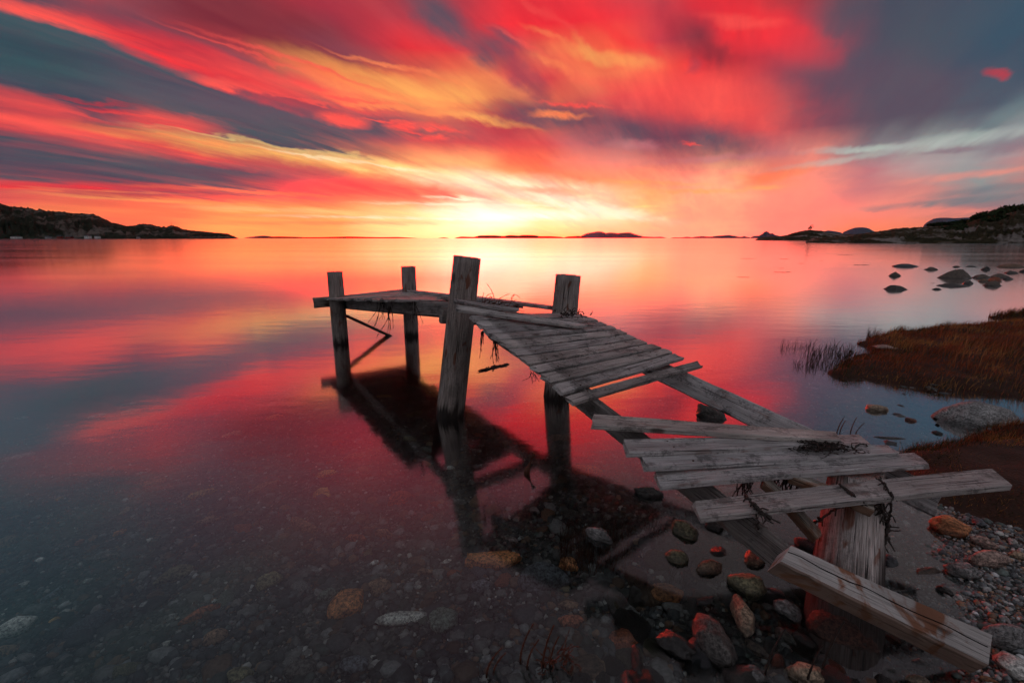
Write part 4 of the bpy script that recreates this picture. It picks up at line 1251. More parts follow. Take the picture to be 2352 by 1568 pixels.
def post(base, top, r0, r1, bed, seed, label, cap=None, mat=None):
    rg = np.random.default_rng(seed)
    base = np.array(base, float); top = np.array(top, float)
    ax = top - base
    foot = base + ax / ax[2] * (bed - base[2])
    L_ = np.linalg.norm(top - foot)
    ex, ey, ez = None, None, ax / np.linalg.norm(ax)
    ex = np.cross((0, 1, 0), ez); ex /= np.linalg.norm(ex); ey = np.cross(ez, ex)
    sides, rings = 56, 34
    V = []
    groove = [rg.uniform(0, 2 * math.pi) for _ in range(5)]
    for i in range(rings + 1):
        t = i / rings
        r = r0 + (r1 - r0) * t
        for k in range(sides):
            th = 2 * math.pi * k / sides
            n = mn.noise(Vector((math.cos(th) * 2.4 + seed, math.sin(th) * 2.4, t * 1.6)))
            n2 = mn.noise(Vector((math.cos(th) * 9 + seed, math.sin(th) * 9, t * 2.2)))
            rr = r * (1 + .035 * n + .018 * n2)
            for g in groove:
                dth = (th - g - .12 * math.sin(t * 4 + g) + math.pi) % (2 * math.pi) - math.pi
                rr -= r * .06 * math.exp(-(dth / .035) ** 2) * (0.4 + .6 * math.sin(t * 3 + g) ** 2)
            zc = t * L_
            if i == rings: zc += .006 * n2
            if cap is not None:
                wz_ = foot[2] + rr * (ex[2] * math.cos(th) + ey[2] * math.sin(th)) + ez[2] * zc
                if wz_ > cap: zc -= (wz_ - cap) / ez[2]
            V.append((rr * math.cos(th), rr * math.sin(th), zc))
    V.append((0, 0, L_ + .004 - (0 if cap is None else max(0, (foot[2] + ez[2] * (L_ + .004) - cap) / ez[2]))))
    Fc = []
    for i in range(rings):
        for k in range(sides):
            Fc.append((i * sides + k, i * sides + (k + 1) % sides, (i + 1) * sides + (k + 1) % sides, (i + 1) * sides + k))
    cidx = len(V) - 1
    for k in range(sides):
        Fc.append((rings * sides + k, rings * sides + (k + 1) % sides, cidx))
    me = mesh('post', np.array(V), Fc, mat or M_POST, True)
    mw = np.eye(4); mw[:3, 0] = ex; mw[:3, 1] = ey; mw[:3, 2] = ez; mw[:3, 3] = foot
    o = obj('post', me, pier, None, mw)
    o['label'] = label
    return o
post((-2.588, 6.709, 0), (-2.592, 6.707, 1.07), .113, .108, -1.15, 1, 'outer left post, farthest to the left')
post((-1.635, 7.241, 0), (-1.632, 7.242, 1.116), .115, .111, -1.15, 2, 'outer right post standing behind the platform')
post((-.561, 3.876, 0), (-.377, 3.903, 1.394), .132, .115, -.75, 3, 'tall leaning post, nearest of the platform')
post((.445, 4.344, 0), (.533, 4.334, 1.208), .132, .119, -.62, 4, 'leaning post at the head of the ramp, right side')
_t5 = onz(*R(4, 745, 570), .40)
post((1.385, 1.60, 0), (_t5[0], _t5[1], .405), .150, .112, -.20, 5, 'thick split pile under the kelp-bound plank, lit red on its left', cap=.425, mat=M_PILE)

def rowL(t, off, z): return np.array([LP[0] + DV[0] * t + NV[0] * off, LP[1] + DV[1] * t + NV[1] * off, z])
W_ROW = float(np.dot(RP - LP, NV)); T_R = float(np.dot(RP - LP, DV))
def zL(t):   # beam top along the left row
    return 1.02 + (t + .1) * (1.004 - .693) / (3.2)
def zR(t):
    return .845 + (t - T_R) * (.86 - .755) / 3.2 
T1 = -3.45
# long beams inside the posts
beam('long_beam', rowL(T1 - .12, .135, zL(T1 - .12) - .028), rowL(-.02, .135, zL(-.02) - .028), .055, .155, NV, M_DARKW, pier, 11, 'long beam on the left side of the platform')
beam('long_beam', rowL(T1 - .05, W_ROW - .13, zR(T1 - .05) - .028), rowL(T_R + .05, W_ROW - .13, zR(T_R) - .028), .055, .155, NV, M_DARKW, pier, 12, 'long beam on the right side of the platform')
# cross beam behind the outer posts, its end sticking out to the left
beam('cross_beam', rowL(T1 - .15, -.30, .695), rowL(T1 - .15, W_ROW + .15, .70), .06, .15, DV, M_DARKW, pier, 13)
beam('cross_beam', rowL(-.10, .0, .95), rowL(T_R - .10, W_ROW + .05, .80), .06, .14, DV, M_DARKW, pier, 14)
# platform planks
t = T1 - .34; i = 0
while t < -.42:
    w = .112 + .006 * math.sin(i * 2.3)
    a_off = -.16 + .12 * (t - T1) / 3.4 + rng.uniform(-.02, .02)
    b_off = W_ROW + .10 + rng.uniform(-.03, .03)
    if t > -.95: a_off = .25 + rng.uniform(0, .2)
    za = zL(t) ; zb = zR(t)
    lift = rng.uniform(-.004, .006)
    A0 = rowL(t, a_off, za + lift); A1 = rowL(t + w, a_off, zL(t + w) + lift + rng.uniform(-.004, .004))
    B0 = rowL(t, b_off, zb + lift); B1 = rowL(t + w, b_off, zR(t + w) + lift)
    plank4('platform_plank', A0, A1, B0, B1, .026, M_PLANK if i % 3 else M_PLANKL, pier, 100 + i, 8)
    t += w + .009; i += 1
# edge board along the far right side of the platform
beam('edge_board', rowL(T1 + .25, W_ROW - .02, zR(T1) + .035), rowL(T_R - .10, W_ROW + .0, zR(T_R) + .055), .09, .03, NV, M_PLANK, pier, 15)
beam('edge_board', rowL(-2.1, W_ROW + .12, zR(-2.1) + .03), rowL(T_R - .15, W_ROW + .13, zR(T_R) + .03), .10, .03, NV, M_PLANKL, pier, 16)
# broken brace under the platform
br0 = np.array([-2.50, 6.80, .42]); br1 = np.array([-1.88, 7.32, -.06])
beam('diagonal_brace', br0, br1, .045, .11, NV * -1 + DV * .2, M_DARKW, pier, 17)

# ramp planks
le = [(165, 162), (215, 210), (270, 270), (345, 328), (425, 385), (510, 455), (595, 522), (683, 597), (775, 665), (880, 755), (975, 845), (1080, 935)]
ri = [(1060, 152), (1200, 185), (1280, 222), (1360, 258), (1440, 292), (1530, 332), (1612, 374), (1718, 414), (1820, 455), (1925, 495), (2035, 548), (2192, 610)]
Ls, Rs = [], []
ramp_list = []
for a, b_ in zip(le, ri):
    Ls.append(onplane(*R(2, *a), LP - NV * .12, NV)); Rs.append(onplane(*R(2, *b_), RP + NV * .15, NV))
for i in range(11):
    A0, A1, B0, B1 = Ls[i].copy(), Ls[i + 1].copy(), Rs[i].copy(), Rs[i + 1].copy()
    if i == 10:   # the last board lies askew, off its neighbour
        A0 = onplane(*R(2, 985, 853), LP - NV * .12, NV); B0 = onplane(*R(2, 2108, 560), RP + NV * .16, NV)
    ga = .020 + .006 * (i > 6)
    A0 = A0 + (A1 - A0) * ga / np.linalg.norm(A1 - A0); B0 = B0 + (B1 - B0) * ga / np.linalg.norm(B1 - B0)
    j = rng.uniform(-.006, .006, 2)
    e = (B0 - A0) / np.linalg.norm(B0 - A0)
    A0 = A0 + e * j[0]; A1 = A1 + e * j[0]; B0 = B0 + e * j[1] * 2; B1 = B1 + e * j[1] * 2
    dz = np.array([0, 0, rng.uniform(-.003, .004)])
    rp = plank4('ramp_plank', A0 + dz, A1 + dz, B0 + dz, B1 + dz, .027, M_RAMP, pier, 200 + i, ragged=.012)
    ramp_list.append((rp, float(np.linalg.norm((A0 + A1 - B0 - B1) / 2))))
    tt = .5
# stringers under the ramp
def lineL(r, x, y, off): return onplane(*R(r, x, y), LP + NV * off, NV)
q0 = lineL(2, 1290, 890, .10); q1 = lineL(3, 2090, 1440, .10)
sdir = (q1 - q0) / np.linalg.norm(q1 - q0)
q0 = q0 - NV * .025; q1 = q1 - NV * .025 + sdir * .06
rampd = (Ls[11] - Ls[0]) / np.linalg.norm(Ls[11] - Ls[0])
head = q0 - rampd * (np.linalg.norm(q0[:2] - Ls[0][:2]) / np.linalg.norm(rampd[:2]) - .02)
head[2] = min(head[2], .88)
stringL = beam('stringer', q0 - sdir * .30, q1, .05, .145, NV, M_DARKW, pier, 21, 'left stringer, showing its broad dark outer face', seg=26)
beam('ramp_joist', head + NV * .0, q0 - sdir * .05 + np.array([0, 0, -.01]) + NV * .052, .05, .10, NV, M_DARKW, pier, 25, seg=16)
sr0 = Rs[0] - NV * .17 - np.array([0, 0, .03]); 
sr0 = onplane(*R(2, 1100, 165), RP - NV * .02, NV); sr0[2] = .80
sr1 = onplane(*R(4, 1475, 517), RP + NV * .0, NV)
# right stringer has rolled outward so that its side is half turned up
rd = (sr1 - sr0) / np.linalg.norm(sr1 - sr0)
sA = onplane(*R(2, 2040, 668), RP, NV); sB = onplane(*R(3, 2290, 345), RP, NV)
sdn = (sB - sA) / (sB - sA)[1]
def along(Yv): return sA + sdn * (Yv - sA[1])
P0 = along(4.15); P1 = along(2.02)
P0[2] = min(P0[2], .80)
low = np.array([-NV[0] * .075, -NV[1] * .075, -.125])
stringR = plank4('stringer', P0, P0 + low, P1, P1 + low, .045, M_PLANKL, pier, 22, 30, label='right stringer, rolled on its side with nails along its upper edge')
nailpts = [(3, 1680, 60), (3, 1845, 135), (3, 1935, 180), (3, 2205, 297)]
for (r, x, y) in nailpts:
    p = onplane(*R(r, x, y), RP, NV)
    v, f = tube([(0, 0, -.03), (.004, 0, .018)], .0028, 6)
    v2, f2 = tube([(.004, 0, .017), (.004, 0, .021)], .006, 6)
    V, Fc = join([(v, f), (v2, f2)])
    me = mesh('nail', V, Fc, M_IRON)
    o = bpy.data.objects.new('nail', me); COL.objects.link(o)
    o.parent = stringR
    o.matrix_local = (Matrix.Translation(-pier.location) @ Matrix.Identity(4)) if False else (stringR.matrix_local.inverted() @ Matrix.Translation(Vector(p) - pier.location))
# battens hanging under the slipped planks
def P(r, x, y, z): return onz(*R(r, x, y), z)
b0 = P(3, 1860, 830, .44); b1 = P(4, 400, 1195, .27)
beam('batten', b0, b1, .07, .04, np.cross(b1 - b0, (0, 0, 1)), M_BATTEN, pier, 23, seg=10)
b0 = P(4, 120, 605, .455); b1 = P(4, 905, 925, .40)
beam('batten', b0, b1, .07, .04, np.cross(b1 - b0, (0, 0, 1)), M_BATTEN, pier, 24, seg=12)
b0 = P(3, 1560, 440, .50); b1 = P(3, 1640, 500, .47)
def nails(ob, L_, wds, ends):
    for ux in ends:
        for vy in (-.25, .27):
            V, Fc = tube([(ux, vy * wds, -.004), (ux + .001, vy * wds, .0022)], .0048, 8)
            n_ = bpy.data.objects.new('nail', mesh('nail', V, Fc, M_IRON)); COL.objects.link(n_); n_.parent = ob
# slipped planks still on the stringers
SL = {'P1': (.55, .49, [(3, 478, 435), (3, 515, 563)], [(4, 775, 232), (4, 885, 330)]),
      'P2': (.52, .48, [(3, 640, 565), (3, 690, 700)], [(4, 1030, 330), (4, 1150, 408)]),
      'P3': (.465, .465, [(3, 785, 745), (3, 835, 880)], [(4, 1295, 408), (4, 1445, 520)])}
for k, (z0, z1, a, b_) in SL.items():
    spk = plank4('slipped_plank', P(*a[0], z0), P(*a[1], z0), P(*b_[0], z1), P(*b_[1], z1), .028, M_PLANKL, pier, 300 + int(k[1]), 18,
           label={'P1': 'upper slipped plank of the three lying side by side', 'P2': 'middle slipped plank of the three lying side by side', 'P3': 'lower slipped plank of the three lying side by side'}[k])
    nails(spk, 1.35, .13, (.24, 1.12))
for rp, L_ in ramp_list:
    nails(rp, L_, .11, (.17, L_ - .20))
o = plank4('loose_plank', P(3, 195, 197, .61), P(3, 195, 297, .605), P(4, 545, 203, .525), P(4, 603, 290, .52), .028, M_PLANKL, None, 310, 18)
tag(o, 'loose grey plank lying askew, uppermost of the slipped planks above the gap', 'plank')
o = plank4('loose_plank', P(3, 1155, 1020, .415), P(3, 1215, 1190, .41), P(4, 2035, 560, .465), P(4, 2235, 715, .46), .03, M_PLANKL, None, 311, 18)
tag(o, 'grey plank with a dark knot, bound with seaweed, nearest the beach', 'plank')
# two boards dropped over the head of the ramp
vn = NV
B0_ = onplane(*R(1, 1240, 545), LP - NV * .16, NV); 
b1a = onz(*R(1, 2150, 672), .925); b1b = onz(*R(1, 2310, 716), .905)
rn_ = np.cross(Ls[11] - Ls[0], Rs[0] - Ls[0]); rn_ /= np.linalg.norm(rn_)
if rn_[2] < 0: rn_ = -rn_
def onramp(r, x, y, lift): return onplane(*R(r, x, y), Ls[5] + rn_ * lift, rn_)
a0 = onplane(*R(1, 1250, 545), LP - NV * .19, NV); a1 = onplane(*R(1, 1242, 580), LP - NV * .21, NV)
o = plank4('loose_board', a0, a1, onramp(1, 2318, 706, .10), onramp(1, 2236, 722, .10), .024, M_PLANKL, None, 320, 14)
tag(o, 'long narrow board dropped slantwise across the head of the ramp', 'board')
a0 = onplane(*R(1, 1236, 497), LP - NV * .16, NV); a1 = onplane(*R(1, 1236, 520), LP - NV * .20, NV)
o = plank4('loose_board', a0, a1, onplane(*R(1, 1760, 572), LP + NV * .30, NV), onplane(*R(1, 1740, 592), LP + NV * .26, NV), .02, M_PLANK, None, 321, 12)
tag(o, 'shorter narrow board behind the long slanting one, against the leaning post', 'board')
# fallen beam
zt = .50
C0 = P(5, 445, 262, .43); C1 = P(5, 345, 405, .43)
D0 = P(5, 2098, 1000, .12); D1 = P(5, 2060, 1260, .12)
fb = plank4('fallen_beam', C0, C1, D0, D1, .075, M_BEAM, None, 330, 20, .002, .002, chamfer=.1)
tag(fb, 'thick pale beam with orange stains leaning from the thick pile to the gravel', 'beam')
fm = fb.matrix_local
M_HOLE = simple('bolt_hole_dark', (.012, .01, .01), .9, .1)
Lb = float(np.linalg.norm((D0 + D1) / 2 - (C0 + C1) / 2)); wb = float(np.linalg.norm(C0 - C1))
wb2 = float(np.linalg.norm(D0 - D1))
for (r, x, y) in ((5, 865, 488), (5, 920, 607)):
    q = None
    d = Vector(ray(*R(r, x, y))); n_ = fm.to_3x3() @ Vector((0, 0, 1)); o_ = fm.translation
    tt = (o_ - Vector(O3)).dot(n_) / d.dot(n_)
    lp = fm.inverted() @ (Vector(O3) + d * tt)
    V, Fc = tube([(lp.x, lp.y, -.01), (lp.x, lp.y, .0025)], .0115, 14)
    me = mesh('bolt_hole', V, Fc, M_HOLE); h_ = bpy.data.objects.new('bolt_hole', me); COL.objects.link(h_); h_.parent = fb
for off, wid in ((.008, .0014),):
    V, Fc = [], []
    seg = 30
    for i in range(seg + 1):
        x = .01 + (Lb - .02) * i / seg
        y = off + .004 * math.sin(i * .6) + (0.006 * mn.noise(Vector((i * .3, off * 9, 0))))
        w_ = wid * (1 + .5 * mn.noise(Vector((i * .9, off, 3))))
        V += [(x, y - w_, .0018), (x, y + w_, .0018)]
        V += [(x, y - w_, -.004), (x, y + w_, -.004)]
    for i in range(seg):
        a = i * 4
        Fc.append((a, a + 1, a + 5, a + 4)); Fc.append((a + 2, a, a + 4, a + 6)); Fc.append((a + 1, a + 3, a + 7, a + 5))
    me = mesh('drying_crack', V, Fc, M_HOLE); h_ = bpy.data.objects.new('drying_crack', me); COL.objects.link(h_); h_.parent = fb
# stake in the shadow, drift float
s0 = onz(*R(11, 1970, 1020), .0)
v, f = tube([(s0[0], s0[1], -.35), (s0[0], s0[1], .02), (s0[0] + .05, s0[1] + .03, .13)], [.02, .02, .014], 8)
o = obj('broken_stake', mesh('broken_stake', v, f, M_KELPR)); tag(o, 'short broken stake poking out of the dark pier shadow, edge lit red', 'stake')

# ------------------------------------------------------------------ seaweed
def strands(name, root, n, length, spread, mat, label, seed, rad=.0022, parent=None, droop=(0, 0, -1), curl=.35, cat='seaweed', group=None, flat=None):
    rg = np.random.default_rng(seed)
    parts = []
    for i in range(n):
        p = np.array(root, float) + rg.normal(size=3) * np.array(spread) * .5
        d = np.array(droop, float) + rg.normal(size=3) * curl * .6; d /= np.linalg.norm(d)
        turn = rg.normal(size=3) * curl * .22
        pts = [p.copy()]
        k = 11
        Ls_ = length * rg.uniform(.45, 1.)
        for q_ in range(k):
            if rg.random() < .25: turn = rg.normal(size=3) * curl * .3
            d = d + turn + rg.normal(size=3) * curl * .12 + np.array(droop) * .10; d /= np.linalg.norm(d)
            p = p + d * Ls_ / k
            if flat is not None: p[2] = max(flat - .002, min(p[2], flat + .014))
            pts.append(p.copy())
        rr = [rad * (1 + .8 * (j % 3 == 1)) * (1 - .6 * j / len(pts)) for j in range(len(pts))]
        v, f = tube(pts, rr, 5)
        parts.append((v, f))
    v, f = join(parts)
    o = obj(name, mesh(name, v, f, mat), parent)
    return tag(o, label, cat, group)
strands('seaweed', P(4, 390, 360, .50), 110, .12, (.15, .045, .008), M_KELP, 'black tangle of seaweed on the slipped planks under the end of the askew plank', 1, .0028, droop=(0, 0, -.05), curl=1.5, flat=.505)
strands('seaweed', P(4, 330, 350, .50), 14, .18, (.10, .03, .01), M_KELP, 'loose black seaweed wisps left of the tangle on the slipped planks', 2, .0022, droop=(-.2, -.3, -.1), curl=1.2, flat=.503)
GS = 'seaweed hanging from the pier'
strands('seaweed', P(3, 1640, 840, .43), 14, .12, (.03, .01, .01), M_KELP, 'short tuft of seaweed hanging under the lowest slipped plank, left one', 3, .003, group=GS)
strands('seaweed', P(3, 2050, 790, .43), 22, .17, (.06, .015, .01), M_KELP, 'longer bunch of seaweed hanging under the lowest slipped plank, right one', 4, .0032, group=GS)
strands('seaweed', R_ := onplane(*R(1, 640, 500), LP, NV), 10, .34, (.03, .01, .01), M_KELP, 'dark roots hanging over the platform edge near the outer left post', 5, .004, group=GS)
strands('seaweed', onplane(*R(1, 700, 560), LP, NV), 5, .42, (.02, .01, .01), M_KELP, 'thin long strand hanging below the platform beam', 6, .004, group=GS)
strands('seaweed', onplane(*R(1, 910, 520), LP, NV), 6, .3, (.02, .01, .01), M_KELP, 'thin roots hanging over the middle of the platform beam', 7, .003, group=GS)
strands('seaweed', onplane(*R(2, 278, 310), LP, NV), 5, .22, (.01, .01, .01), M_KELP, 'single thin strand hanging from the ramp edge beside the leaning post', 8, .003, curl=.15, group=GS)
strands('seaweed', onplane(*R(2, 400, 400), LP, NV), 9, .20, (.015, .01, .01), M_KELP, 'thicker strand hanging from the ramp edge, right of the single thin one', 9, .003, curl=.2, group=GS)
strands('seaweed', onplane(*R(2, 720, 670), LP, NV), 7, .09, (.04, .03, .01), M_KELP, 'wiry sprig under the ramp edge near the ramp post', 10, .002, curl=1.2, group=GS)
strands('seaweed', P(1, 1520, 555, .98), 34, .26, (.22, .08, .02), M_KELPR, 'rusty tangle of dry weed on the boards between the leaning posts', 11, .003, droop=(.4, -.1, -.1), curl=.9)
strands('seaweed', P(1, 2180, 625, .91), 24, .10, (.14, .06, .02), M_KELP, 'dark clump of weed at the foot of the right leaning post on the ramp', 12, .004, droop=(.1, 0, .1), curl=1.2)

def strap(name, pts, mat, label, rad=.006, seed=0, bits=10):
    rg = np.random.default_rng(seed)
    P_ = [np.array(p) for p in pts]
    fine = []
    for a, b_ in zip(P_[:-1], P_[1:]):
        for k in range(6):
            fine.append(a + (b_ - a) * k / 6 + rg.normal(size=3) * .003)
    fine.append(P_[-1])
    parts = [tube(fine, [rad * (1 + .7 * (rg.random() > .7)) for _ in fine], 6)]
    for _ in range(bits):
        s = fine[rg.integers(len(fine))]
        q_ = s + rg.normal(size=3) * .02 + np.array([0, 0, -.015])
        parts.append(tube([s, (s + q_) / 2 + rg.normal(size=3) * .004, q_], rad * .6, 5))
    v, f = join(parts)
    return tag(obj(name, mesh(name, v, f, mat)), label, 'seaweed', 'kelp stalks wrapped over the plank')
strap('seaweed_stalk', [P(4, 590, 715, 0.452), P(4, 720, 820, 0.445), P(4, 790, 900, 0.410), P(4, 850, 960, 0.350), P(4, 930, 1090, 0.250)], M_KELP,
      'kelp stalk crossing the knotted plank above the thick pile and hanging down its face', .006, 1, 16)
strap('seaweed_stalk', [P(4, 975, 665, 0.462), P(4, 1030, 740, 0.458), P(4, 1095, 820, 0.450), P(4, 1080, 920, 0.380), P(4, 1060, 1050, 0.280), P(4, 1020, 1240, 0.220)], M_KELP,
      'kelp stalk crossing the knotted plank right of the pile and hanging past its right side', .0045, 2, 26)
strap('seaweed_stalk', [P(3, 1630, 965, 0.442), P(3, 1720, 1060, 0.438), P(3, 1800, 1140, 0.420), P(3, 1880, 1190, 0.390)], M_KELP,
      'kelp strap lying over the left half of the knotted plank', .006, 3, 14)
strap('seaweed_stalk', [P(3, 1740, 1080, 0.428), P(3, 1760, 1180, 0.390), P(3, 1765, 1310, 0.310)], M_KELP,
      'kelp end hanging straight down from the left half of the knotted plank', .003, 4, 6)
strap('seaweed_stalk', [P(4, 340, 1085, 0.280), P(4, 430, 1020, 0.330), P(4, 550, 940, 0.380), P(4, 640, 900, 0.410)], M_KELP,
      'kelp stalk reaching out left of the thick pile under the plank', .005, 5, 10)
strap('seaweed_stalk', [P(4, 985, 870, 0.420), P(4, 1010, 980, 0.350), P(4, 1045, 1120, 0.260), P(4, 1010, 1280, 0.220)], M_KELP,
      'bushy kelp hanging down the right flank of the thick pile', .005, 6, 40)

# floating weed
GF = 'weed floating on the bay'
def float_weed(reg, x0, x1, y, label, seed, thick=.008, group=GF):
    rg = np.random.default_rng(seed)
    a = onz(*R(reg, x0, y), .0); b_ = onz(*R(reg, x1, y), .0)
    parts = []
    L_ = np.linalg.norm(b_ - a)
    for i in range(26):
        t = rg.beta(2, 2); c = a + (b_ - a) * t + np.array([0, rg.normal() * L_ * .05, .002])
        l = L_ * rg.uniform(.04, .13)
        ang = rg.normal() * .5
        d = np.array([math.cos(ang), math.sin(ang), 0]) * l
        r_ = thick * rg.uniform(.6, 1.5) * (1 + L_ * .25)
        parts.append(tube([c - d, c + rg.normal(size=3) * np.array([.1, .3, .02]) * l, c + d], [r_ * .4, r_, r_ * .3], 5))
    v, f = join(parts)
    return tag(obj('floating_weed', mesh('floating_weed', v, f, M_KELP)), label, 'seaweed', group)
for i, (x0, x1, y, lb) in enumerate([
   (820, 945, 479, 'longer dark weed streak below the headland tip, farthest out on the right'),
   (950, 1085, 561, 'weed streak on the bay straight left of the long low rock'),
   (290, 468, 620, 'longest weed streak, nearest of the left ones on the bay'),
   (560, 612, 485, 'short weed streak below the lone tree of the headland'),
   (345, 425, 512, 'weed streak above and right of the longest one on the left'),
   (35, 145, 508, 'leftmost far weed streak on the bay'),
   (0, 105, 661, 'leftmost near weed streak on the bay'),
   (500, 548, 549, 'short weed streak between the longest one and the tree reflection'),
   (672, 706, 526, 'tiny weed streak in the middle of the pink water'),
   (345, 385, 587, 'tiny weed streak just above the longest one'),
   (985, 1022, 441, 'tiny weed streak closest to the headland shore'),
   (1590, 1612, 710, 'tiny weed fleck left of the long flat rock')]):
    float_weed(8, x0, x1, y, lb, 40 + i, .006)
a = onz(*R(2, 245, 662), 0); b_ = onz(*R(2, 505, 602), 0)
rg = np.random.default_rng(77); parts = []
for i in range(60):
    t_ = rg.beta(1.6, 1.6); c = a + (b_ - a) * t_ + rg.normal(size=3) * np.array([.02, .03, .004]) * (1 - abs(t_ - .45))
    d = (b_ - a) * rg.uniform(.03, .1) + rg.normal(size=3) * .015; d[2] *= .3
    parts.append(tube([c - d, c + np.array([0, 0, .008]), c + d], [.004, .010, .003], 5))
v, f = join(parts)
tag(obj('floating_weed', mesh('floating_weed', v, f, M_KELP)), 'dark clump of driftweed floating between the leaning post and the ramp', 'seaweed')

# ------------------------------------------------------------------ grass and reeds
def blades(name, x, y, z, h, w, lean, colors, label, cat='grass', kind='stuff', group=None, seg=3, wind=(.25, -.1)):
    n = len(x)
    th = rng.uniform(0, 2 * np.pi, n)
    la = rng.uniform(0, 2 * np.pi, n)
    le_ = lean * rng.uniform(.2, 1.2, n) * h
    V = []
    lx = np.cos(la) * le_ + wind[0] * h; ly = np.sin(la) * le_ + wind[1] * h
    wx_, wy_ = np.cos(th) * w, np.sin(th) * w
    rows_ = []
    for i in range(seg + 1):
        t = i / seg
        cx = x + lx * t * t; cy = y + ly * t * t; cz = z + h * (t - .12 * t * t)
        ww = 1 - t ** 1.5 * .92
        rows_.append(np.stack([cx - wx_ * ww, cy - wy_ * ww, cz], -1)); rows_.append(np.stack([cx + wx_ * ww, cy + wy_ * ww, cz], -1))
    V = np.stack(rows_, 1)
    m = (seg + 1) * 2
    f0 = np.array([(2 * i, 2 * i + 1, 2 * i + 3, 2 * i + 2) for i in range(seg)])
    Fc = (f0[None] + (np.arange(n) * m)[:, None, None]).reshape(-1, 4)
    C = np.repeat(colors, m, 0)
    return tag(obj(name, mesh(name, V.reshape(-1, 3), Fc, M_GRASS, False, C)), label, cat, group, kind)
def in_poly(poly, n, x0, x1, y0, y1, marg=.02):
    px = rng.uniform(x0, x1, n * 3); py = rng.uniform(y0, y1, n * 3)
    k = poly_in(px, py, poly) + (fbm(px * 3, py * 3, 9) - .5) * .55 > marg
    return px[k][:n], py[k][:n]
def grass_cols(n, px, py, red=.7, g=1.):
    m_ = fbm(px * 1.4, py * 1.4, 31)
    r = (rng.random(n) < red * (m_ * 1.5)).astype(float)[:, None]
    gold = (fbm(px * 3.3, py * 3.3, 77) > .56)[:, None]
    a = np.where(gold, np.array([[.40, .17, .055]]), np.array([[.25, .066, .028]])); b_ = np.array([.045, .048, .018])
    c = a * r + b_ * (1 - r)
    return np.clip(c * rng.lognormal(0, .35, n)[:, None] * g, 0, .6)
px, py = in_poly(BANK1, 60000, 3.5, 12, 3.0, 8.6)
blades('marsh_grass', px, py, ground_z(px, py) - .01, rng.uniform(.04, .13, len(px)) * (.4 + 2.3 * np.clip(fbm(px * 4.5, py * 4.5, 12, 3) - .28, 0, 1)), .0022, .5, grass_cols(len(px), px, py, .9), 'rust-red marsh grass covering the larger bank')
px, py = in_poly(BANK2, 30000, 2.4, 5.5, 1.5, 3.6)
hh = np.where(poly_in(px, py, BANK2) > .3, .5, 1.) * (.4 + .6 * (py > 2.95)) * rng.uniform(.02, .10, len(px))
blades('short_grass', px, py, ground_z(px, py) - .01, hh, .0016, .7, grass_cols(len(px), px, py, .85, .8), 'short rusty moss and grass on the near bank beside the gravel')
px, py = in_poly(SPIT, 9000, 9.3, 15, 8.5, 10.2)
blades('marsh_grass', px, py, ground_z(px, py) - .01, rng.uniform(.06, .22, len(px)), .004, .4, grass_cols(len(px), px, py, .6, .8), 'dark grass on the small spit beyond the larger bank')
# tall seed-head stalks at the right edge
px = rng.uniform(4.9, 6.2, 260); py = px * .86 + rng.uniform(-.6, .8, 260)
blades('tall_grass', px, py, ground_z(px, py), rng.uniform(.15, .36, 260), .0026, .35, np.tile(np.array([[.30, .12, .05]]), (260, 1)) * rng.lognormal(0, .3, 260)[:, None], 'taller straw-coloured stalks at the right end of the larger bank')
# fringe and reeds in the water
def reeds(reg, x0, y0, x1, y1, n, hmin, hmax, label, group='reeds in the inlet', col=(.035, .02, .014), w=.0028):
    px, py = [], []
    for _ in range(n):
        p = onz(*R(reg, rng.uniform(x0, x1), rng.uniform(y0, y1)), 0)
        px.append(p[0]); py.append(p[1])
    px, py = np.array(px), np.array(py)
    zb = np.minimum(ground_z(px, py), -.01)
    hh = rng.uniform(hmin, hmax, n) - zb
    return blades('reeds', px, py, zb, hh, w, .35, np.tile(np.array([col]), (n, 1)) * rng.lognormal(0, .4, n)[:, None], label, 'reeds', 'stuff', group, 4, (.1, 0))
reeds(7, 165, 795, 450, 835, 110, .06, .2, 'farthest left sparse reed patch in the water off the red bank')
reeds(7, 350, 850, 760, 900, 230, .06, .22, 'middle reed patch in the water off the red bank')
reeds(7, 280, 935, 720, 985, 260, .05, .18, 'nearest reed patch in the water off the red bank')
reeds(7, 520, 800, 650, 835, 50, .06, .18, 'small reed patch behind the middle one')
reeds(7, 700, 880, 1000, 1010, 500, .05, .16, 'dense reed fringe at the tip of the red bank', w=.0022, col=(.07, .028, .016))
reeds(7, 860, 720, 960, 790, 120, .1, .25, 'reed fringe at the far tip of the red bank', col=(.06, .025, .015))
reeds(6, 700, 300, 880, 360, 70, .02, .13, 'thin dark reeds in the water left of the stringer', 'reeds by the pier', w=.0012)
reeds(6, 60, 180, 620, 560, 700, -.02, .035, 'reddish water weed in the dark shadow left of the ramp', 'reeds by the pier', (.10, .03, .012), .0014)
reeds(6, 900, 540, 1400, 720, 220, -.01, .03, 'low dark weed between the rocks under the ramp', 'reeds by the pier', (.03, .025, .012), .0014)
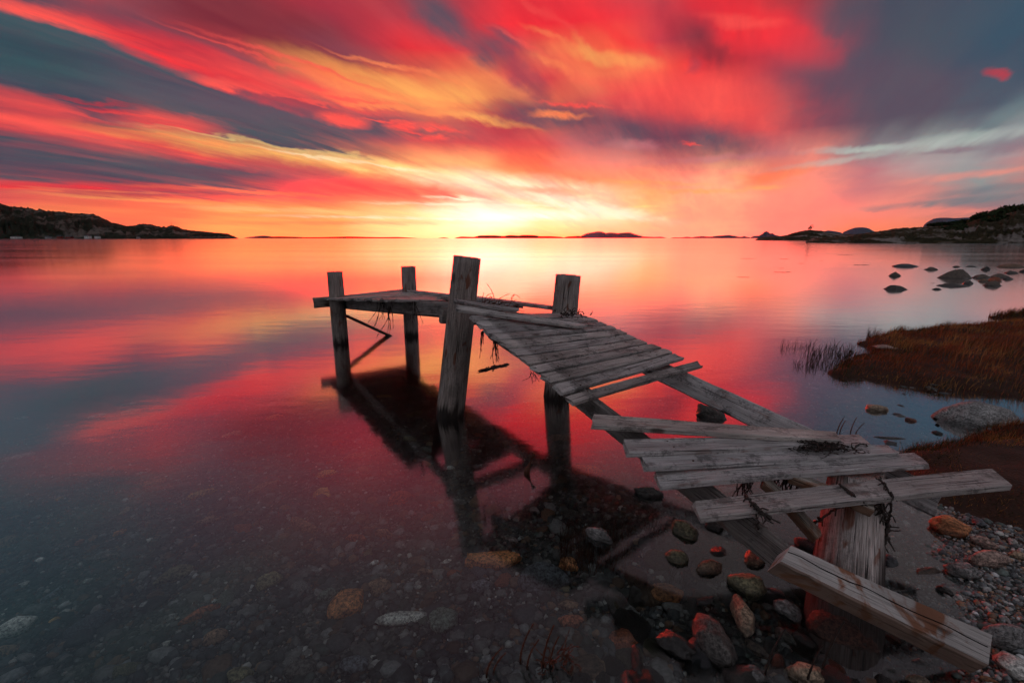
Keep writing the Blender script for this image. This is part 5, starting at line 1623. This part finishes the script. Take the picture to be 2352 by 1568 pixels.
for i, (reg, x, y, zt_, hgt, lb) in enumerate([
   (4, 555, 235, 0, .14, 'tall notched seaweed stalk behind the plank ends, left pair'),
   (4, 690, 240, 0, .13, 'leaning notched seaweed stalk behind the plank ends, right pair'),
   (9, 1915, 1240, 0, .16, 'notched stalk at the bottom edge, left of the bushy weed'),
   (9, 2100, 1260, 0, .17, 'straight notched stalk at the bottom edge beside the bushy weed'),
   (9, 1640, 1330, 0, .11, 'short curled stalk at the bottom edge, left of the others'),
   (5, 700, 1420, 0, .24, 'tall dark stalk in front of the big blocky tan rock, right one'),
   (5, 545, 1430, 0, .17, 'shorter dark stalk in front of the blocky tan rock, left one'),
   (6, 1660, 1530, 0, .20, 'dark stalk in front of the flat-topped slab')]):
    p = onz(*R(reg, x, y), -.02)
    rg = np.random.default_rng(300 + i); parts = []
    for k in range(2 if i < 5 else 1):
        q_ = p + np.array([k * .025, rg.normal() * .01, 0]); lx = rg.uniform(.02, .06)
        pts = [q_ + np.array([lx * t_ ** 2, 0, (hgt + .02) * t_ * (1 - .25 * k)]) for t_ in np.linspace(0, 1, 12)]
        parts.append(tube(pts, [.0035 + .0018 * (j % 2) for j in range(12)], 6, .6))
    v, f = join(parts)
    tag(obj('seaweed_stalk', mesh('seaweed_stalk', v, f, M_KELPR if i < 5 else M_KELP)), lb, 'seaweed', 'upright seaweed stalks')
strands('seaweed', onz(*R(9, 2200, 1230), .0), 26, .12, (.08, .04, .01), M_KELPR, 'bushy rust-red weed sticking out of the water at the bottom edge', 90, .0022, droop=(.25, 0, .5), curl=.8)

# ------------------------------------------------------------------ sea air
v, f = box(0, 0, 0, 1, 1, 1)
hz = obj('haze', mesh('haze', [(p[0] * 32000, p[1] * 32000, p[2] * 910 + 448) for p in v], f))
hm = bpy.data.materials.new('sea_haze'); hm.use_nodes = True
ht = NT(hm.node_tree); ht.n.clear()
pv = ht.new('ShaderNodeVolumePrincipled'); pv.inputs['Density'].default_value = 1.0e-5
pv.inputs['Color'].default_value = (.70, .86, 1, 1); pv.inputs['Anisotropy'].default_value = .8
ho = ht.new('ShaderNodeOutputMaterial'); ht.l.new(pv.outputs[0], ho.inputs['Volume'])
hz.data.materials.append(hm)
tag(hz, 'thin sea haze over the bay', 'haze', kind='stuff')
